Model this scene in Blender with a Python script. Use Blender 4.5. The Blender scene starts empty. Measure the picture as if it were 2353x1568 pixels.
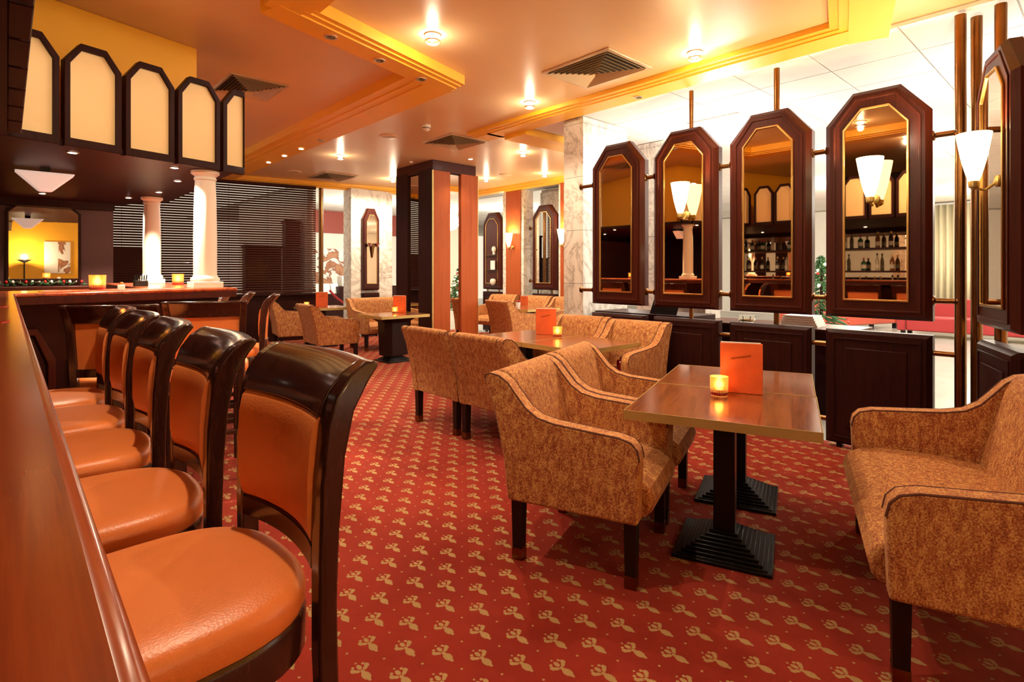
import bpy, bmesh, math, random
from mathutils import Vector
R = math.radians
random.seed(7)
S = bpy.context.scene
COL = S.collection
# ------------------------------------------------------------------ camera
cd = bpy.data.cameras.new('camera'); cam = bpy.data.objects.new('camera', cd); COL.objects.link(cam)
cam.location = (0, 0, 1.38); cam.rotation_euler = (R(90), 0, R(-42.4))
cd.sensor_fit = 'HORIZONTAL'; cd.sensor_width = 36.0; cd.lens = 36.0*1270/2353
cd.shift_y = -(784-624)/2353.0; cd.clip_start = 0.02; cd.clip_end = 100
S.camera = cam
# ------------------------------------------------------------------ world, exposure
w = bpy.data.worlds.new('world'); S.world = w; w.use_nodes = True
w.node_tree.nodes['Background'].inputs[0].default_value = (1.0, 0.85, 0.66, 1)
w.node_tree.nodes['Background'].inputs[1].default_value = 0.95
S.view_settings.view_transform = 'Standard'; S.view_settings.look = 'None'
S.view_settings.exposure = 0.16; S.view_settings.gamma = 1.0; S.view_settings.use_curve_mapping = False
LAMP_W = 125.0        # each lit ceiling lamp
SPOT_W = 30.0
WARM = (1.0, 0.80, 0.55)

# ------------------------------------------------------------------ node helpers
class NT:
    def __init__(s, name):
        s.m = bpy.data.materials.new(name); s.m.use_nodes = True
        s.t = s.m.node_tree; s.b = s.t.nodes['Principled BSDF']
    def n(s, typ, **kw):
        x = s.t.nodes.new(typ)
        for k, v in kw.items(): setattr(x, k, v)
        return x
    def l(s, a, b): s.t.links.new(a, b)
    def setv(s, **kw):
        for k, v in kw.items():
            i = s.b.inputs[k.replace('_', ' ')]
            i.default_value = (*v, 1) if isinstance(v, tuple) and len(v) == 3 else v
    def coord(s, scale=(1, 1, 1), rot=(0, 0, 0), kind='Object'):
        tc = s.n('ShaderNodeTexCoord'); mp = s.n('ShaderNodeMapping')
        mp.inputs['Scale'].default_value = scale; mp.inputs['Rotation'].default_value = rot
        s.l(tc.outputs[kind], mp.inputs['Vector']); return mp.outputs[0]
    def noise(s, vec, scale, detail=4, rough=0.6, dist=0.0):
        x = s.n('ShaderNodeTexNoise'); x.inputs['Scale'].default_value = scale
        x.inputs['Detail'].default_value = detail; x.inputs['Roughness'].default_value = rough
        x.inputs['Distortion'].default_value = dist
        s.l(vec, x.inputs['Vector']); return x.outputs['Fac']
    def ramp(s, fac, stops):
        x = s.n('ShaderNodeValToRGB'); e = x.color_ramp.elements
        while len(e) < len(stops): e.new(0.5)
        for i, (p, c) in enumerate(stops): e[i].position = p; e[i].color = (*c, 1)
        s.l(fac, x.inputs[0]); return x.outputs[0]
    def bump(s, h, strength=0.2, dist=0.01):
        x = s.n('ShaderNodeBump'); x.inputs['Strength'].default_value = strength; x.inputs['Distance'].default_value = dist
        s.l(h, x.inputs['Height']); s.l(x.outputs[0], s.b.inputs['Normal'])
    def mth(s, op, a, b=None, c=None):
        x = s.n('ShaderNodeMath', operation=op)
        for i, v in enumerate((a, b, c)):
            if v is None: continue
            if isinstance(v, (int, float)): x.inputs[i].default_value = v
            else: s.l(v, x.inputs[i])
        return x.outputs[0]

def plain(name, c, rough=0.5, metal=0.0, spec=0.5, coat=0.0, emit=None, es=0.0, sheen=0.0, alpha=1.0, trans=0.0, var=0.0, vs=6.0):
    t = NT(name); t.setv(Base_Color=c, Roughness=rough, Metallic=metal, Specular_IOR_Level=spec, Coat_Weight=coat)
    if coat: t.setv(Coat_Roughness=0.08)
    if emit: t.setv(Emission_Color=emit, Emission_Strength=es)
    if trans: t.setv(Transmission_Weight=trans)
    if sheen: t.setv(Sheen_Weight=sheen, Sheen_Roughness=0.4)
    if var:
        f = t.noise(t.coord(), vs, 4)
        t.l(t.ramp(f, [(0.25, tuple(x*(1-var) for x in c)), (0.75, tuple(min(1, x*(1+var)) for x in c))]), t.b.inputs['Base Color'])
    return t.m

def wood(name, c1, c2, scale=(14, 14, 0.9), rough=0.3, coat=0.3, ns=3.0, bump=0.05, c3=None, spec=0.5, dist=0.8):
    t = NT(name); v = t.coord(scale)
    f = t.noise(v, ns, 6, 0.65, dist)
    st = [(0.28, c1), (0.55, c2), (0.78, c3 or c1)]
    t.l(t.ramp(f, st), t.b.inputs['Base Color']); t.setv(Roughness=rough, Coat_Weight=coat, Coat_Roughness=0.12, Specular_IOR_Level=spec)
    t.bump(f, bump, 0.004); return t.m

M = {}
M['mahog'] = wood('mahogany', (0.020, 0.0035, 0.0025), (0.062, 0.0095, 0.0045), (26, 26, 0.8), 0.34, 0.04, c3=(0.030, 0.005, 0.003), spec=0.22)
M['mahog_dk'] = wood('dark mahogany', (0.014, 0.0032, 0.0028), (0.030, 0.0065, 0.005), (18, 18, 0.8), 0.42, 0.0, spec=0.13)
M['chairwood'] = wood('stained chair wood', (0.022, 0.007, 0.005), (0.050, 0.015, 0.010), (10, 10, 1.5), 0.18, 0.6, c3=(0.03, 0.009, 0.006))
M['legwood'] = wood('black stained leg wood', (0.008, 0.0025, 0.002), (0.016, 0.005, 0.004), (10, 10, 1.5), 0.4, 0.0, spec=0.25)
M['bartop'] = wood('varnished bar top', (0.075, 0.008, 0.003), (0.33, 0.060, 0.012), (9, 0.30, 9), 0.20, 0.25, 2.6, 0.0, c3=(0.16, 0.020, 0.006), dist=0.0)
M['tablewood'] = wood('table veneer', (0.060, 0.016, 0.007), (0.29, 0.088, 0.026), (20, 1.0, 20), 0.20, 0.25, 2.4, 0.04, c3=(0.11, 0.036, 0.014))
M['pillarwood'] = wood('red pillar wood', (0.30, 0.058, 0.012), (0.38, 0.085, 0.018), (9, 9, 0.5), 0.5, 0.0, 2.0, 0.01, spec=0.2)
M['blindwood'] = plain('blind slat', (0.050, 0.013, 0.008), 0.5, spec=0.15)
M['black'] = plain('black iron', (0.012, 0.010, 0.009), 0.32, 0.6, var=0.3, vs=60)
M['brass'] = plain('brass', (0.58, 0.44, 0.16), 0.42, 0.65, var=0.12)
M['oldbrass'] = plain('aged brass tube', (0.22, 0.105, 0.04), 0.28, 1.0, var=0.2)
M['gold'] = plain('gold bead', (0.60, 0.38, 0.14), 0.28, 1.0)
M['mirror'] = plain('bronze mirror', (0.60, 0.43, 0.29), 0.015, 1.0)
M['mirror_cl'] = plain('clear mirror', (0.80, 0.74, 0.66), 0.01, 1.0)
M['cream'] = plain('cream panel', (0.94, 0.72, 0.36), 0.5, var=0.05, vs=3)
M['yellow'] = plain('yellow paint', (0.95, 0.48, 0.025), 0.45, var=0.04, vs=2)
M['ceil'] = plain('satin ceiling paint', (0.80, 0.54, 0.29), 0.33, spec=0.45, var=0.05, vs=1.2)
M['white'] = plain('white plaster', (0.86, 0.80, 0.70), 0.45)
M['tile'] = plain('white ceiling tile', (0.90, 0.88, 0.84), 0.8, var=0.02)
M['grid'] = plain('tile joint', (0.50, 0.46, 0.40), 0.7)
M['lobbywall'] = plain('lobby wall', (0.82, 0.78, 0.70), 0.7, var=0.03)
M['redband'] = plain('red wall band', (0.30, 0.055, 0.035), 0.6)
M['purple'] = plain('plum wall', (0.090, 0.028, 0.030), 0.55, var=0.1)
M['stone'] = plain('pale stone floor', (0.38, 0.36, 0.32), 0.25, var=0.12, vs=2)
M['redsofa'] = plain('red upholstery', (0.32, 0.018, 0.018), 0.6, sheen=0.2)
M['ltred'] = plain('coral upholstery', (0.52, 0.075, 0.035), 0.6, sheen=0.2)
M['paper'] = plain('white paper', (0.85, 0.82, 0.76), 0.7)
M['red'] = plain('glossy red', (0.55, 0.02, 0.02), 0.2, coat=0.5)
M['rope'] = plain('red rope', (0.45, 0.02, 0.03), 0.7)
M['green'] = plain('green needles', (0.03, 0.10, 0.03), 0.7, var=0.3, vs=30)
M['chrome'] = plain('chrome', (0.8, 0.8, 0.8), 0.1, 1.0)
M['glass'] = plain('clear glass', (0.95, 0.97, 0.95), 0.02, trans=1.0)
M['curtain'] = plain('curtain cloth', (0.62, 0.55, 0.36), 0.8)
M['grey'] = plain('vent grey', (0.62, 0.45, 0.28), 0.5)
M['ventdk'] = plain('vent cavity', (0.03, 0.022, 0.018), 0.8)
M['dial'] = plain('smoked rim', (0.70, 0.55, 0.38), 0.3, 0.5)
M['bulb'] = plain('lit bulb', (1, 1, 1), 0.4, emit=(1.0, 0.90, 0.74), es=60)
M['bulb_s'] = plain('lit spot bulb', (1, 1, 1), 0.4, emit=(1.0, 0.90, 0.76), es=45)
M['bulb_off'] = plain('unlit bulb', (0.25, 0.24, 0.22), 0.1, 0.8)
M['opal'] = plain('opal lamp glass', (0.95, 0.85, 0.65), 0.35, emit=(1.0, 0.74, 0.36), es=5)
M['fill_glow'] = plain('fill panel glow', (0.95, 0.95, 0.92), 0.4, emit=(1.0, 0.93, 0.82), es=11)  # glow of the fill panels added in the lobby
M['lampsh'] = plain('lit shade', (0.9, 0.8, 0.6), 0.5, emit=(1.0, 0.82, 0.5), es=9)
M['flame'] = plain('candle flame', (1, 0.9, 0.6), 0.5, emit=(1.0, 0.62, 0.22), es=60)
M['twink'] = plain('fairy light', (1, 0.9, 0.6), 0.5, emit=(1.0, 0.85, 0.5), es=30)
M['wax'] = plain('red wax', (0.30, 0.015, 0.012), 0.3, coat=0.4)
M['shade_w'] = plain('lit card shade', (0.85, 0.70, 0.60), 0.5, emit=(1.0, 0.78, 0.66), es=0.45)
M['silver'] = plain('silver lamp', (0.7, 0.66, 0.6), 0.2, 1.0)
def amber():
    t = NT('amber candle glass'); t.setv(Base_Color=(0.95, 0.50, 0.16), Roughness=0.35, Transmission_Weight=0.7, Emission_Color=(1.0, 0.36, 0.06), Emission_Strength=0.35); return t.m
M['amber'] = amber()
def leather(name, c, var):
    t = NT(name); v = t.coord()
    vo = t.n('ShaderNodeTexVoronoi'); vo.inputs['Scale'].default_value = 190; t.l(v, vo.inputs['Vector'])
    f = t.noise(v, 5, 3)
    t.l(t.ramp(f, [(0.3, tuple(x*(1-var) for x in c)), (0.7, c)]), t.b.inputs['Base Color'])
    t.setv(Roughness=0.38, Specular_IOR_Level=0.55); t.bump(vo.outputs['Distance'], 0.22, 0.0015); return t.m
M['leather'] = leather('orange leather', (0.92, 0.255, 0.062), 0.10)
M['menu'] = leather('red menu leather', (0.85, 0.15, 0.04), 0.3)
def velvet():
    t = NT('mottled gold velvet'); v = t.coord((1, 1, 0.45)); f = t.noise(v, 42, 8, 0.78); g = t.noise(t.coord(), 160, 2, 0.6)
    k = t.mth('ADD', t.mth('MULTIPLY', f, 0.52), t.mth('MULTIPLY', g, 0.48))
    t.l(t.ramp(k, [(0.40, (0.21, 0.040, 0.014)), (0.49, (0.40, 0.140, 0.040)), (0.59, (0.68, 0.385, 0.125))]), t.b.inputs['Base Color'])
    t.setv(Roughness=0.85, Sheen_Weight=0.45, Sheen_Roughness=0.35, Sheen_Tint=(1.0, 0.68, 0.42)); t.bump(g, 0.25, 0.003); return t.m
M['velvet'] = velvet()
M['piping'] = plain('dark piping cord', (0.10, 0.028, 0.014), 0.8)
def marble():
    t = NT('veined marble'); v = t.coord((1, 1, 1), (0.4, 0.7, 0.3)); f = t.noise(v, 2.2, 9, 0.68, 1.6)
    a = t.mth('ABSOLUTE', t.mth('SUBTRACT', f, 0.5))
    g = t.noise(v, 7, 5, 0.6, 0.5)
    k = t.mth('ADD', t.mth('MULTIPLY', a, 1.0), t.mth('MULTIPLY', g, 0.05))
    t.l(t.ramp(k, [(0.02, (0.38, 0.33, 0.29)), (0.05, (0.66, 0.62, 0.56)), (0.12, (0.78, 0.74, 0.68))]), t.b.inputs['Base Color'])
    t.setv(Roughness=0.22, Specular_IOR_Level=0.5); return t.m
M['marble'] = marble()
def carpet():
    t = NT('fleur de lis carpet'); tc = t.n('ShaderNodeTexCoord'); sp = t.n('ShaderNodeSeparateXYZ'); t.l(tc.outputs['Object'], sp.inputs[0])
    CXW, CYW = 0.173, 0.227
    def ell(x, y, cx, cy, rx, ry, ang=0.0):
        dx = t.mth('SUBTRACT', x, cx); dy = t.mth('SUBTRACT', y, cy); c, s = math.cos(ang), math.sin(ang)
        u = t.mth('ADD', t.mth('MULTIPLY', dx, c/rx), t.mth('MULTIPLY', dy, s/rx))
        v = t.mth('ADD', t.mth('MULTIPLY', dx, -s/ry), t.mth('MULTIPLY', dy, c/ry))
        return t.mth('ADD', t.mth('MULTIPLY', u, u), t.mth('MULTIPLY', v, v))
    best = None
    for ox, oy in ((0.04, 0.172), (0.04+CXW/2, 0.172+CYW/2)):
        x = t.mth('SUBTRACT', t.mth('MULTIPLY', t.mth('FRACT', t.mth('MULTIPLY', t.mth('SUBTRACT', sp.outputs[0], ox-5*CXW), 1/CXW)), CXW), CXW/2)
        y = t.mth('SUBTRACT', t.mth('MULTIPLY', t.mth('FRACT', t.mth('MULTIPLY', t.mth('SUBTRACT', sp.outputs[1], oy-20*CYW), 1/CYW)), CYW), CYW/2)
        ax = t.mth('ABSOLUTE', x)
        parts = [ell(x, y, 0, -0.032, 0.0150, 0.022), ell(x, y, 0, -0.050, 0.0065, 0.014), ell(x, y, 0, -0.008, 0.0070, 0.012), ell(x, y, 0, 0.020, 0.0085, 0.014),
                 ell(ax, y, 0.017, 0.006, 0.0075, 0.013, -0.9), ell(ax, y, 0.026, 0.015, 0.0085, 0.011), ell(ax, y, 0.019, 0.030, 0.006, 0.006), ell(x, y, 0, 0.045, 0.0045, 0.0045),
                 ell(x, y, CXW/2, 0.0, 0.005, 0.005), ell(x, y, -CXW/2, 0.0, 0.005, 0.005)]
        for p in parts: best = p if best is None else t.mth('MINIMUM', best, p)
    mk = t.n('ShaderNodeMapRange'); mk.inputs[1].default_value = 0.75; mk.inputs[2].default_value = 1.15; mk.inputs[3].default_value = 1; mk.inputs[4].default_value = 0
    t.l(best, mk.inputs[0])
    v = tc.outputs['Object']; f = t.noise(v, 1.6, 4); g = t.noise(v, 240, 2)
    base = t.ramp(f, [(0.3, (0.19, 0.0125, 0.008)), (0.7, (0.285, 0.025, 0.014))])
    mo = t.ramp(g, [(0.3, (0.27, 0.165, 0.065)), (0.7, (0.44, 0.295, 0.125))])
    mx = t.n('ShaderNodeMix', data_type='RGBA'); t.l(mk.outputs[0], mx.inputs[0]); t.l(base, mx.inputs[6]); t.l(mo, mx.inputs[7])
    t.l(mx.outputs[2], t.b.inputs['Base Color']); t.setv(Roughness=0.95, Specular_IOR_Level=0.1, Sheen_Weight=0.25, Sheen_Tint=(1.0, 0.45, 0.30)); t.bump(g, 0.35, 0.004); return t.m
M['carpet'] = carpet()
def poster():
    t = NT('brown figure print'); v = t.coord(); f = t.noise(v, 2.6, 3, 0.5, 0.4)
    t.l(t.ramp(f, [(0.49, (0.88, 0.85, 0.80)), (0.51, (0.28, 0.10, 0.045)), (0.60, (0.50, 0.24, 0.12)), (0.72, (0.16, 0.05, 0.025))]), t.b.inputs['Base Color']); t.setv(Roughness=0.5); return t.m
M['poster'] = poster()
def bottle_m(name, c): return plain(name, c, 0.05, spec=0.6, coat=0.5)
BOT = [bottle_m('amber bottle glass', (0.30, 0.10, 0.02)), bottle_m('green bottle glass', (0.03, 0.12, 0.05)), bottle_m('pale bottle glass', (0.65, 0.62, 0.55)), bottle_m('dark bottle glass', (0.04, 0.02, 0.015))]

# ------------------------------------------------------------------ geometry helpers
class G:
    def __init__(s): s.v = []; s.f = []
    def add(s, vs, fs):
        o = len(s.v); s.v += [tuple(p) for p in vs]; s.f += [tuple(i+o for i in f) for f in fs]; return s
    def box(s, x0, x1, y0, y1, z0, z1):
        return s.add([(x0, y0, z0), (x1, y0, z0), (x1, y1, z0), (x0, y1, z0), (x0, y0, z1), (x1, y0, z1), (x1, y1, z1), (x0, y1, z1)],
                     [(0, 3, 2, 1), (4, 5, 6, 7), (0, 1, 5, 4), (1, 2, 6, 5), (2, 3, 7, 6), (3, 0, 4, 7)])
    def prism(s, poly, ax, a, b):
        n = len(poly)
        def mk(p, t): return {'x': (t, p[0], p[1]), 'y': (p[0], t, p[1]), 'z': (p[0], p[1], t)}[ax]
        return s.add([mk(p, a) for p in poly]+[mk(p, b) for p in poly],
                     [tuple(range(n)), tuple(range(2*n-1, n-1, -1))]+[(i, (i+1) % n, n+(i+1) % n, n+i) for i in range(n)])
    def loft(s, rings, cap=True, closed=True):
        n = len(rings[0]); vs = [p for r in rings for p in r]; fs = []
        for k in range(len(rings)-1):
            for i in range(n if closed else n-1):
                j = (i+1) % n; fs.append((k*n+i, k*n+j, (k+1)*n+j, (k+1)*n+i))
        if cap: fs += [tuple(range(n-1, -1, -1)), tuple(range((len(rings)-1)*n, len(rings)*n))]
        return s.add(vs, fs)
    def lathe(s, prof, n=24, c=(0, 0, 0), cap=True):
        return s.loft([[(c[0]+r*math.cos(2*math.pi*i/n), c[1]+r*math.sin(2*math.pi*i/n), c[2]+z) for i in range(n)] for r, z in prof], cap)
    def tube(s, pts, r, n=8, cap=True):
        pts = [Vector(p) for p in pts]; rings = []; up = Vector((0, 0, 1))
        for i, p in enumerate(pts):
            d = (pts[min(i+1, len(pts)-1)]-pts[max(i-1, 0)]).normalized()
            a = d.cross(up)
            if a.length < 1e-3: a = d.cross(Vector((1, 0, 0)))
            a.normalize(); b = a.cross(d)
            rings.append([tuple(p+a*r*math.cos(2*math.pi*k/n)+b*r*math.sin(2*math.pi*k/n)) for k in range(n)])
        return s.loft(rings, cap)
    def ringpoly(s, outer, inner, ax, a, b):
        n = len(outer)
        def mk(p, t): return {'x': (t, p[0], p[1]), 'y': (p[0], t, p[1]), 'z': (p[0], p[1], t)}[ax]
        vs = [mk(p, a) for p in outer]+[mk(p, a) for p in inner]+[mk(p, b) for p in outer]+[mk(p, b) for p in inner]; fs = []
        for i in range(n):
            j = (i+1) % n
            fs += [(i, j, n+j, n+i), (2*n+i, 3*n+i, 3*n+j, 2*n+j), (i, 2*n+i, 2*n+j, j), (n+i, n+j, 3*n+j, 3*n+i)]
        return s.add(vs, fs)
    def shift(s, dx, dy, dz): s.v = [(x+dx, y+dy, z+dz) for x, y, z in s.v]; return s
    def rot(s, a):
        c, q = math.cos(a), math.sin(a); s.v = [(x*c-y*q, x*q+y*c, z) for x, y, z in s.v]; return s
    def obj(s, name, mat, parent=None, smooth=False, bevel=0.0, seg=2, label=None):
        me = bpy.data.meshes.new(name); me.from_pydata(s.v, [], s.f)
        bm = bmesh.new(); bm.from_mesh(me); bmesh.ops.recalc_face_normals(bm, faces=bm.faces[:]); bm.to_mesh(me); bm.free()
        if smooth:
            me.shade_smooth(); me.set_sharp_from_angle(angle=R(smooth if smooth is not True else 40))
        me.materials.append(M[mat] if isinstance(mat, str) else mat)
        o = bpy.data.objects.new(name, me); COL.objects.link(o)
        if parent: o.parent = parent
        if bevel:
            b = o.modifiers.new('bevel', 'BEVEL'); b.width = bevel; b.segments = seg; b.limit_method = 'ANGLE'; b.angle_limit = R(38)
            if not smooth: me.shade_smooth(); me.set_sharp_from_angle(angle=R(35))
        if label: o['label'] = label
        return o

def tag(o, label, cat=None, group=None, kind=None):
    o['label'] = label
    if cat: o['category'] = cat
    if group: o['group'] = group
    if kind: o['kind'] = kind
    return o
def thing(name, label, cat, loc=(0, 0, 0), rz=0.0, group=None):
    o = bpy.data.objects.new(name, None); COL.objects.link(o); o.location = loc; o.rotation_euler = (0, 0, rz); o.empty_display_size = 0.1
    return tag(o, label, cat, group)
def struct(o, label=None):
    o['kind'] = 'structure'
    if label: o['label'] = label
    return o
def copytree(o, parent=None):
    c = o.copy(); COL.objects.link(c)
    if parent: c.parent = parent
    for ch in list(o.children): copytree(ch, c)
    return c
def place(proto, used, label, loc, rz, group=None):
    o = proto if not used else copytree(proto)
    o.location = loc; o.rotation_euler = (0, 0, rz); o['label'] = label
    if group: o['group'] = group
    return o
def face(fx, fy): return math.atan2(-fx, fy)
def light(name, kind, loc, power, color=WARM, r=0.03, parent=None, spot=None, blend=0.5, rot=None):
    d = bpy.data.lights.new(name, kind); d.energy = power; d.color = color
    if kind in ('POINT', 'SPOT'): d.shadow_soft_size = r
    if kind == 'SPOT': d.spot_size = R(spot); d.spot_blend = blend
    o = bpy.data.objects.new(name, d); COL.objects.link(o); o.location = loc
    if rot: o.rotation_euler = rot
    if parent: o.parent = parent
    return o

OB = (0.957, 0.289)      # oblique direction of the bar front, cross beam and tables
RO = math.atan2(0.289, 0.957)
def ob(s, p, z=0.0, base=(0.034, 4.352)):     # s along the oblique bar front, p towards the back
    return (base[0]+OB[0]*s-OB[1]*p, base[1]+OB[1]*s+OB[0]*p, z)

# ================================================================== SETTING
struct(G().prism([(-3.2, -2.5), (4.93, -2.5), (4.93, 4.4), (8.2, 4.4), (8.2, 9.5), (6.3, 11.0), (1.0, 11.9), (-3.2, 11.9)], 'z', -0.05, 0.0).obj('floor', 'carpet'), 'red carpet with gold fleur motifs')
fl = struct(G().box(4.93, 18.5, -3, 4.4, -0.05, -0.002).box(8.2, 18.5, 4.4, 22, -0.05, -0.002).box(4.7, 8.2, 11.2, 22, -0.05, -0.004).obj('floor', 'stone'), 'pale stone lobby floor')
# ceilings
ZC = 3.20
struct(G().prism([(-3.2, -2.5), (4.80, -2.5), (4.80, 5.0), (8.15, 5.0), (8.15, 9.6), (6.3, 10.8), (1.0, 11.75), (-3.2, 11.75)], 'z', ZC, ZC+0.08).obj('ceiling', 'ceil'), 'satin cream bar ceiling')
lc = G().box(4.80, 18.5, -3, 5.0, 3.19, 3.25).box(8.15, 18.5, 5.0, 22, 3.19, 3.25).box(4.6, 8.15, 11.0, 22, 3.19, 3.25).obj('ceiling', 'grid')
struct(lc, 'white tiled lobby ceiling')
tm = None
P_ = 0.645
tiles = []
for i in range(20):
    for j in range(-4, 26):
        x = 4.83+i*P_; y = -0.2+j*P_
        if x+P_ > 18.4: continue
        if y+P_ < 5.0 or (x > 8.2 and y+P_ < 21.9) or (x+P_ < 8.8 and y > 11.1 and y+P_ < 21.5):
            tiles.append((math.hypot(x-4, y-1), x, y))
tiles.sort()
for k, (d, x, y) in enumerate(tiles[:290]):
    if tm is None:
        o = G().box(0.006, P_-0.006, 0.006, P_-0.006, 0, 0.012).obj('ceiling_tile', 'tile', lc); tm = o.data
    else:
        o = bpy.data.objects.new('ceiling_tile', tm); COL.objects.link(o); o.parent = lc
    o.location = (x, y, 3.178)
g = G()
for d, x, y in tiles[290:]: g.box(x+0.006, x+P_-0.006, y+0.006, y+P_-0.006, 3.178, 3.19)
if g.v: o = g.obj('far_ceiling_tiles', 'tile', lc); o['kind'] = 'stuff'
# stepped ceiling beams
tr = [0]
def trim(g, mat='yellow', label=None, smooth=False, bevel=0):
    tr[0] += 1
    return struct(g.obj('trim_%d' % tr[0], mat, None, smooth, bevel), label)
def beam_y(prof, y0, y1, label): return trim(G().prism(prof, 'y', y0, y1), 'yellow', label)
# beam over the screen
beam_y([(4.43, ZC), (4.43, 3.158), (4.49, 3.158), (4.49, 3.149), (4.55, 3.149), (4.55, 3.14), (4.80, 3.14), (4.80, ZC+0.05), (4.43, ZC+0.05)], 1.27, 5.72, 'ochre stepped beam over the wooden screen')
# beam running away between bar ceiling and lounge ceiling
beam_y([(2.615, ZC+0.02), (2.615, 3.107), (2.72, 3.107), (2.72, 3.099), (2.82, 3.099), (2.82, 3.0925), (3.123, 3.0925), (3.123, ZC+0.02)], 4.24, 11.2, 'long ochre beam running to the blinds')
def beam_ob(prof, base, s0, s1, label):
    g = G().prism(prof, 'x', s0, s1).rot(RO).shift(base[0], base[1], 0); return trim(g, 'yellow', label)
beam_ob([(-0.095, ZC+0.02), (-0.095, 3.115), (-0.05, 3.115), (-0.05, 3.102), (0, 3.102), (0, 3.09), (0.20, 3.09), (0.20, ZC+0.02)], (1.484, 3.689), -0.2, 1.70, 'oblique ochre beam with three recessed spotlights')
beam_y([(1.22, ZC+0.02), (1.22, 3.0925), (1.45, 3.0925), (1.45, 3.104), (1.50, 3.104), (1.50, 3.117), (1.55, 3.117), (1.55, ZC+0.02)], 0.0, 3.70, 'ochre beam above the stools')
beam_ob([(-0.26, ZC+0.02), (-0.26, 3.1375), (0.0, 3.1375), (0.0, 3.1465), (0.06, 3.1465), (0.06, 3.1555), (0.12, 3.1555), (0.12, ZC+0.02)], (4.72, 1.38), -3.6, 0.09, 'ochre beam closing the lounge coffer')
# beam across behind the marble pier
trim(G().box(4.80, 8.0, 5.0, 5.40, 3.10, ZC+0.02), 'yellow', 'ochre beam behind the marble pier')
trim(G().box(4.55, 8.0, 5.40, 5.46, 3.14, ZC+0.02), 'yellow', 'step of the ochre beam')
# cornice along window wall and right side
WD = Vector((2.963, -0.534, 0)).normalized(); WN = Vector((WD.y, -WD.x, 0)); W0 = Vector((3.24, 11.32, 0))
if WN.y > 0: WN = -WN
WA = math.atan2(WD.y, WD.x)
def wall_pt(s, off=0.0, z=0.0): p = W0+WD*s+WN*off; return (p.x, p.y, z)
g = G().prism([(0, 3.09), (0.02, 3.09), (0.02, 3.13), (0.10, 3.13), (0.10, 3.15), (0.16, 3.15), (0.16, ZC+0.02), (0, ZC+0.02)], 'x', -0.5, 5.2)
g.v = [(x, -y, z) for x, y, z in g.v]; g.rot(WA).shift(W0.x, W0.y, 0); trim(g, 'yellow', 'ochre cornice above the window blinds')
beam_y([(7.80, ZC+0.02), (7.80, 3.15), (7.86, 3.15), (7.86, 3.11), (8.05, 3.11), (8.05, ZC+0.02)], 5.2, 10.0, 'ochre cornice along the far marble wall')
# walls
struct(G().box(-3.2, 0.93, 8.05, 8.25, 0, 2.25).obj('wall_back', 'purple'), 'plum wall behind the bar')
struct(G().box(-2.6, -2.4, -2.5, 8.1, 0, ZC).obj('wall_left', 'mahog_dk'), 'dark panelled wall behind the bar shelves')
# window wall below the blinds and window
g = G().box(-2.4, 1.62, 0.0, 0.15, 0, 0.90).rot(WA).shift(W0.x, W0.y, 0); struct(g.obj('wall_window', 'mahog_dk'), 'dark wood wall under the blinds')
g = G().box(-2.4, 1.62, -0.06, 0.16, 0.90, 0.945).rot(WA).shift(W0.x, W0.y, 0); trim(g, 'mahog_dk', 'dark window sill', bevel=0.006)
g = G().box(-2.4, 1.62, 0.10, 0.112, 0.945, 3.12).rot(WA).shift(W0.x, W0.y, 0); struct(g.obj('window_1', 'glass'), 'window pane behind the blinds')
# lobby walls
struct(G().box(18.3, 18.5, -3, 22, 0, 3.19).obj('wall_lobby', 'lobbywall'), 'far lobby wall')
struct(G().box(4.6, 18.5, -3.2, -3.0, 0, 3.19).obj('wall_lobby_side', 'lobbywall'), 'side lobby wall')
rw = struct(G().box(4.9, 12.5, 15.8, 16.0, 0, 3.19).obj('wall_reception', 'lobbywall'), 'white reception wall')
G().box(4.9, 12.5, 15.74, 15.80, 2.52, 3.17).obj('wall_band', 'redband', rw, label='dark red painted band under the ceiling')
struct(G().box(4.62, 4.75, 11.4, 16, 0, 3.19).obj('wall_reception_side', 'lobbywall'), 'reception side wall')
# yellow wall above the canopy
g = G().prism([ob(-2.4, 0.37)[:2], ob(1.27, 0.37)[:2], ob(1.27, 2.6)[:2], ob(-2.4, 2.6)[:2]], 'z', 2.20, ZC-0.002)
struct(g.obj('wall_yellow', 'yellow'), 'yellow painted wall over the bar canopy')
# ------------------------------------------------------------------ marble piers (slabs are pieces)
def slab_pier(name, x0, x1, y0, y1, h, hs=0.62):
    core = struct(G().box(x0+0.02, x1-0.02, y0+0.02, y1-0.02, 0, h).obj(name, 'marble'), 'marble clad pier')
    z = 0.0; k = 0
    while z < h-0.05:
        z1 = min(h, z+hs)
        for (a, b, c, d) in ((x0, x0+0.02, y0+0.0, y1), (x0+0.02, x1, y0-0.0, y0+0.02), (x1-0.02, x1, y0+0.02, y1-0.02), (x0+0.02, x1-0.02, y1-0.02, y1)):
            G().box(a+0.0015, b, c+0.0015, d, z+0.002, z1-0.002).obj('slab', 'marble', core)
        z = z1; k += 1
    return core
p1 = slab_pier('wall_pier', 4.90, 5.75, 4.15, 4.45, 3.17)
p2 = slab_pier('wall_pier', 6.6, 7.3, 4.15, 4.6, 3.17)
p3 = slab_pier('wall_pier', 8.02, 8.3, 8.42, 9.08, 3.11)
p4 = slab_pier('wall_pier', 8.02, 8.3, 7.05, 7.42, 3.11)
p5 = slab_pier('wall_pier', 8.6, 8.9, 7.3, 8.5, 3.15)
p6 = slab_pier('wall_pier', 5.28, 6.25, 10.75, 11.1, 3.12)

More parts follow.
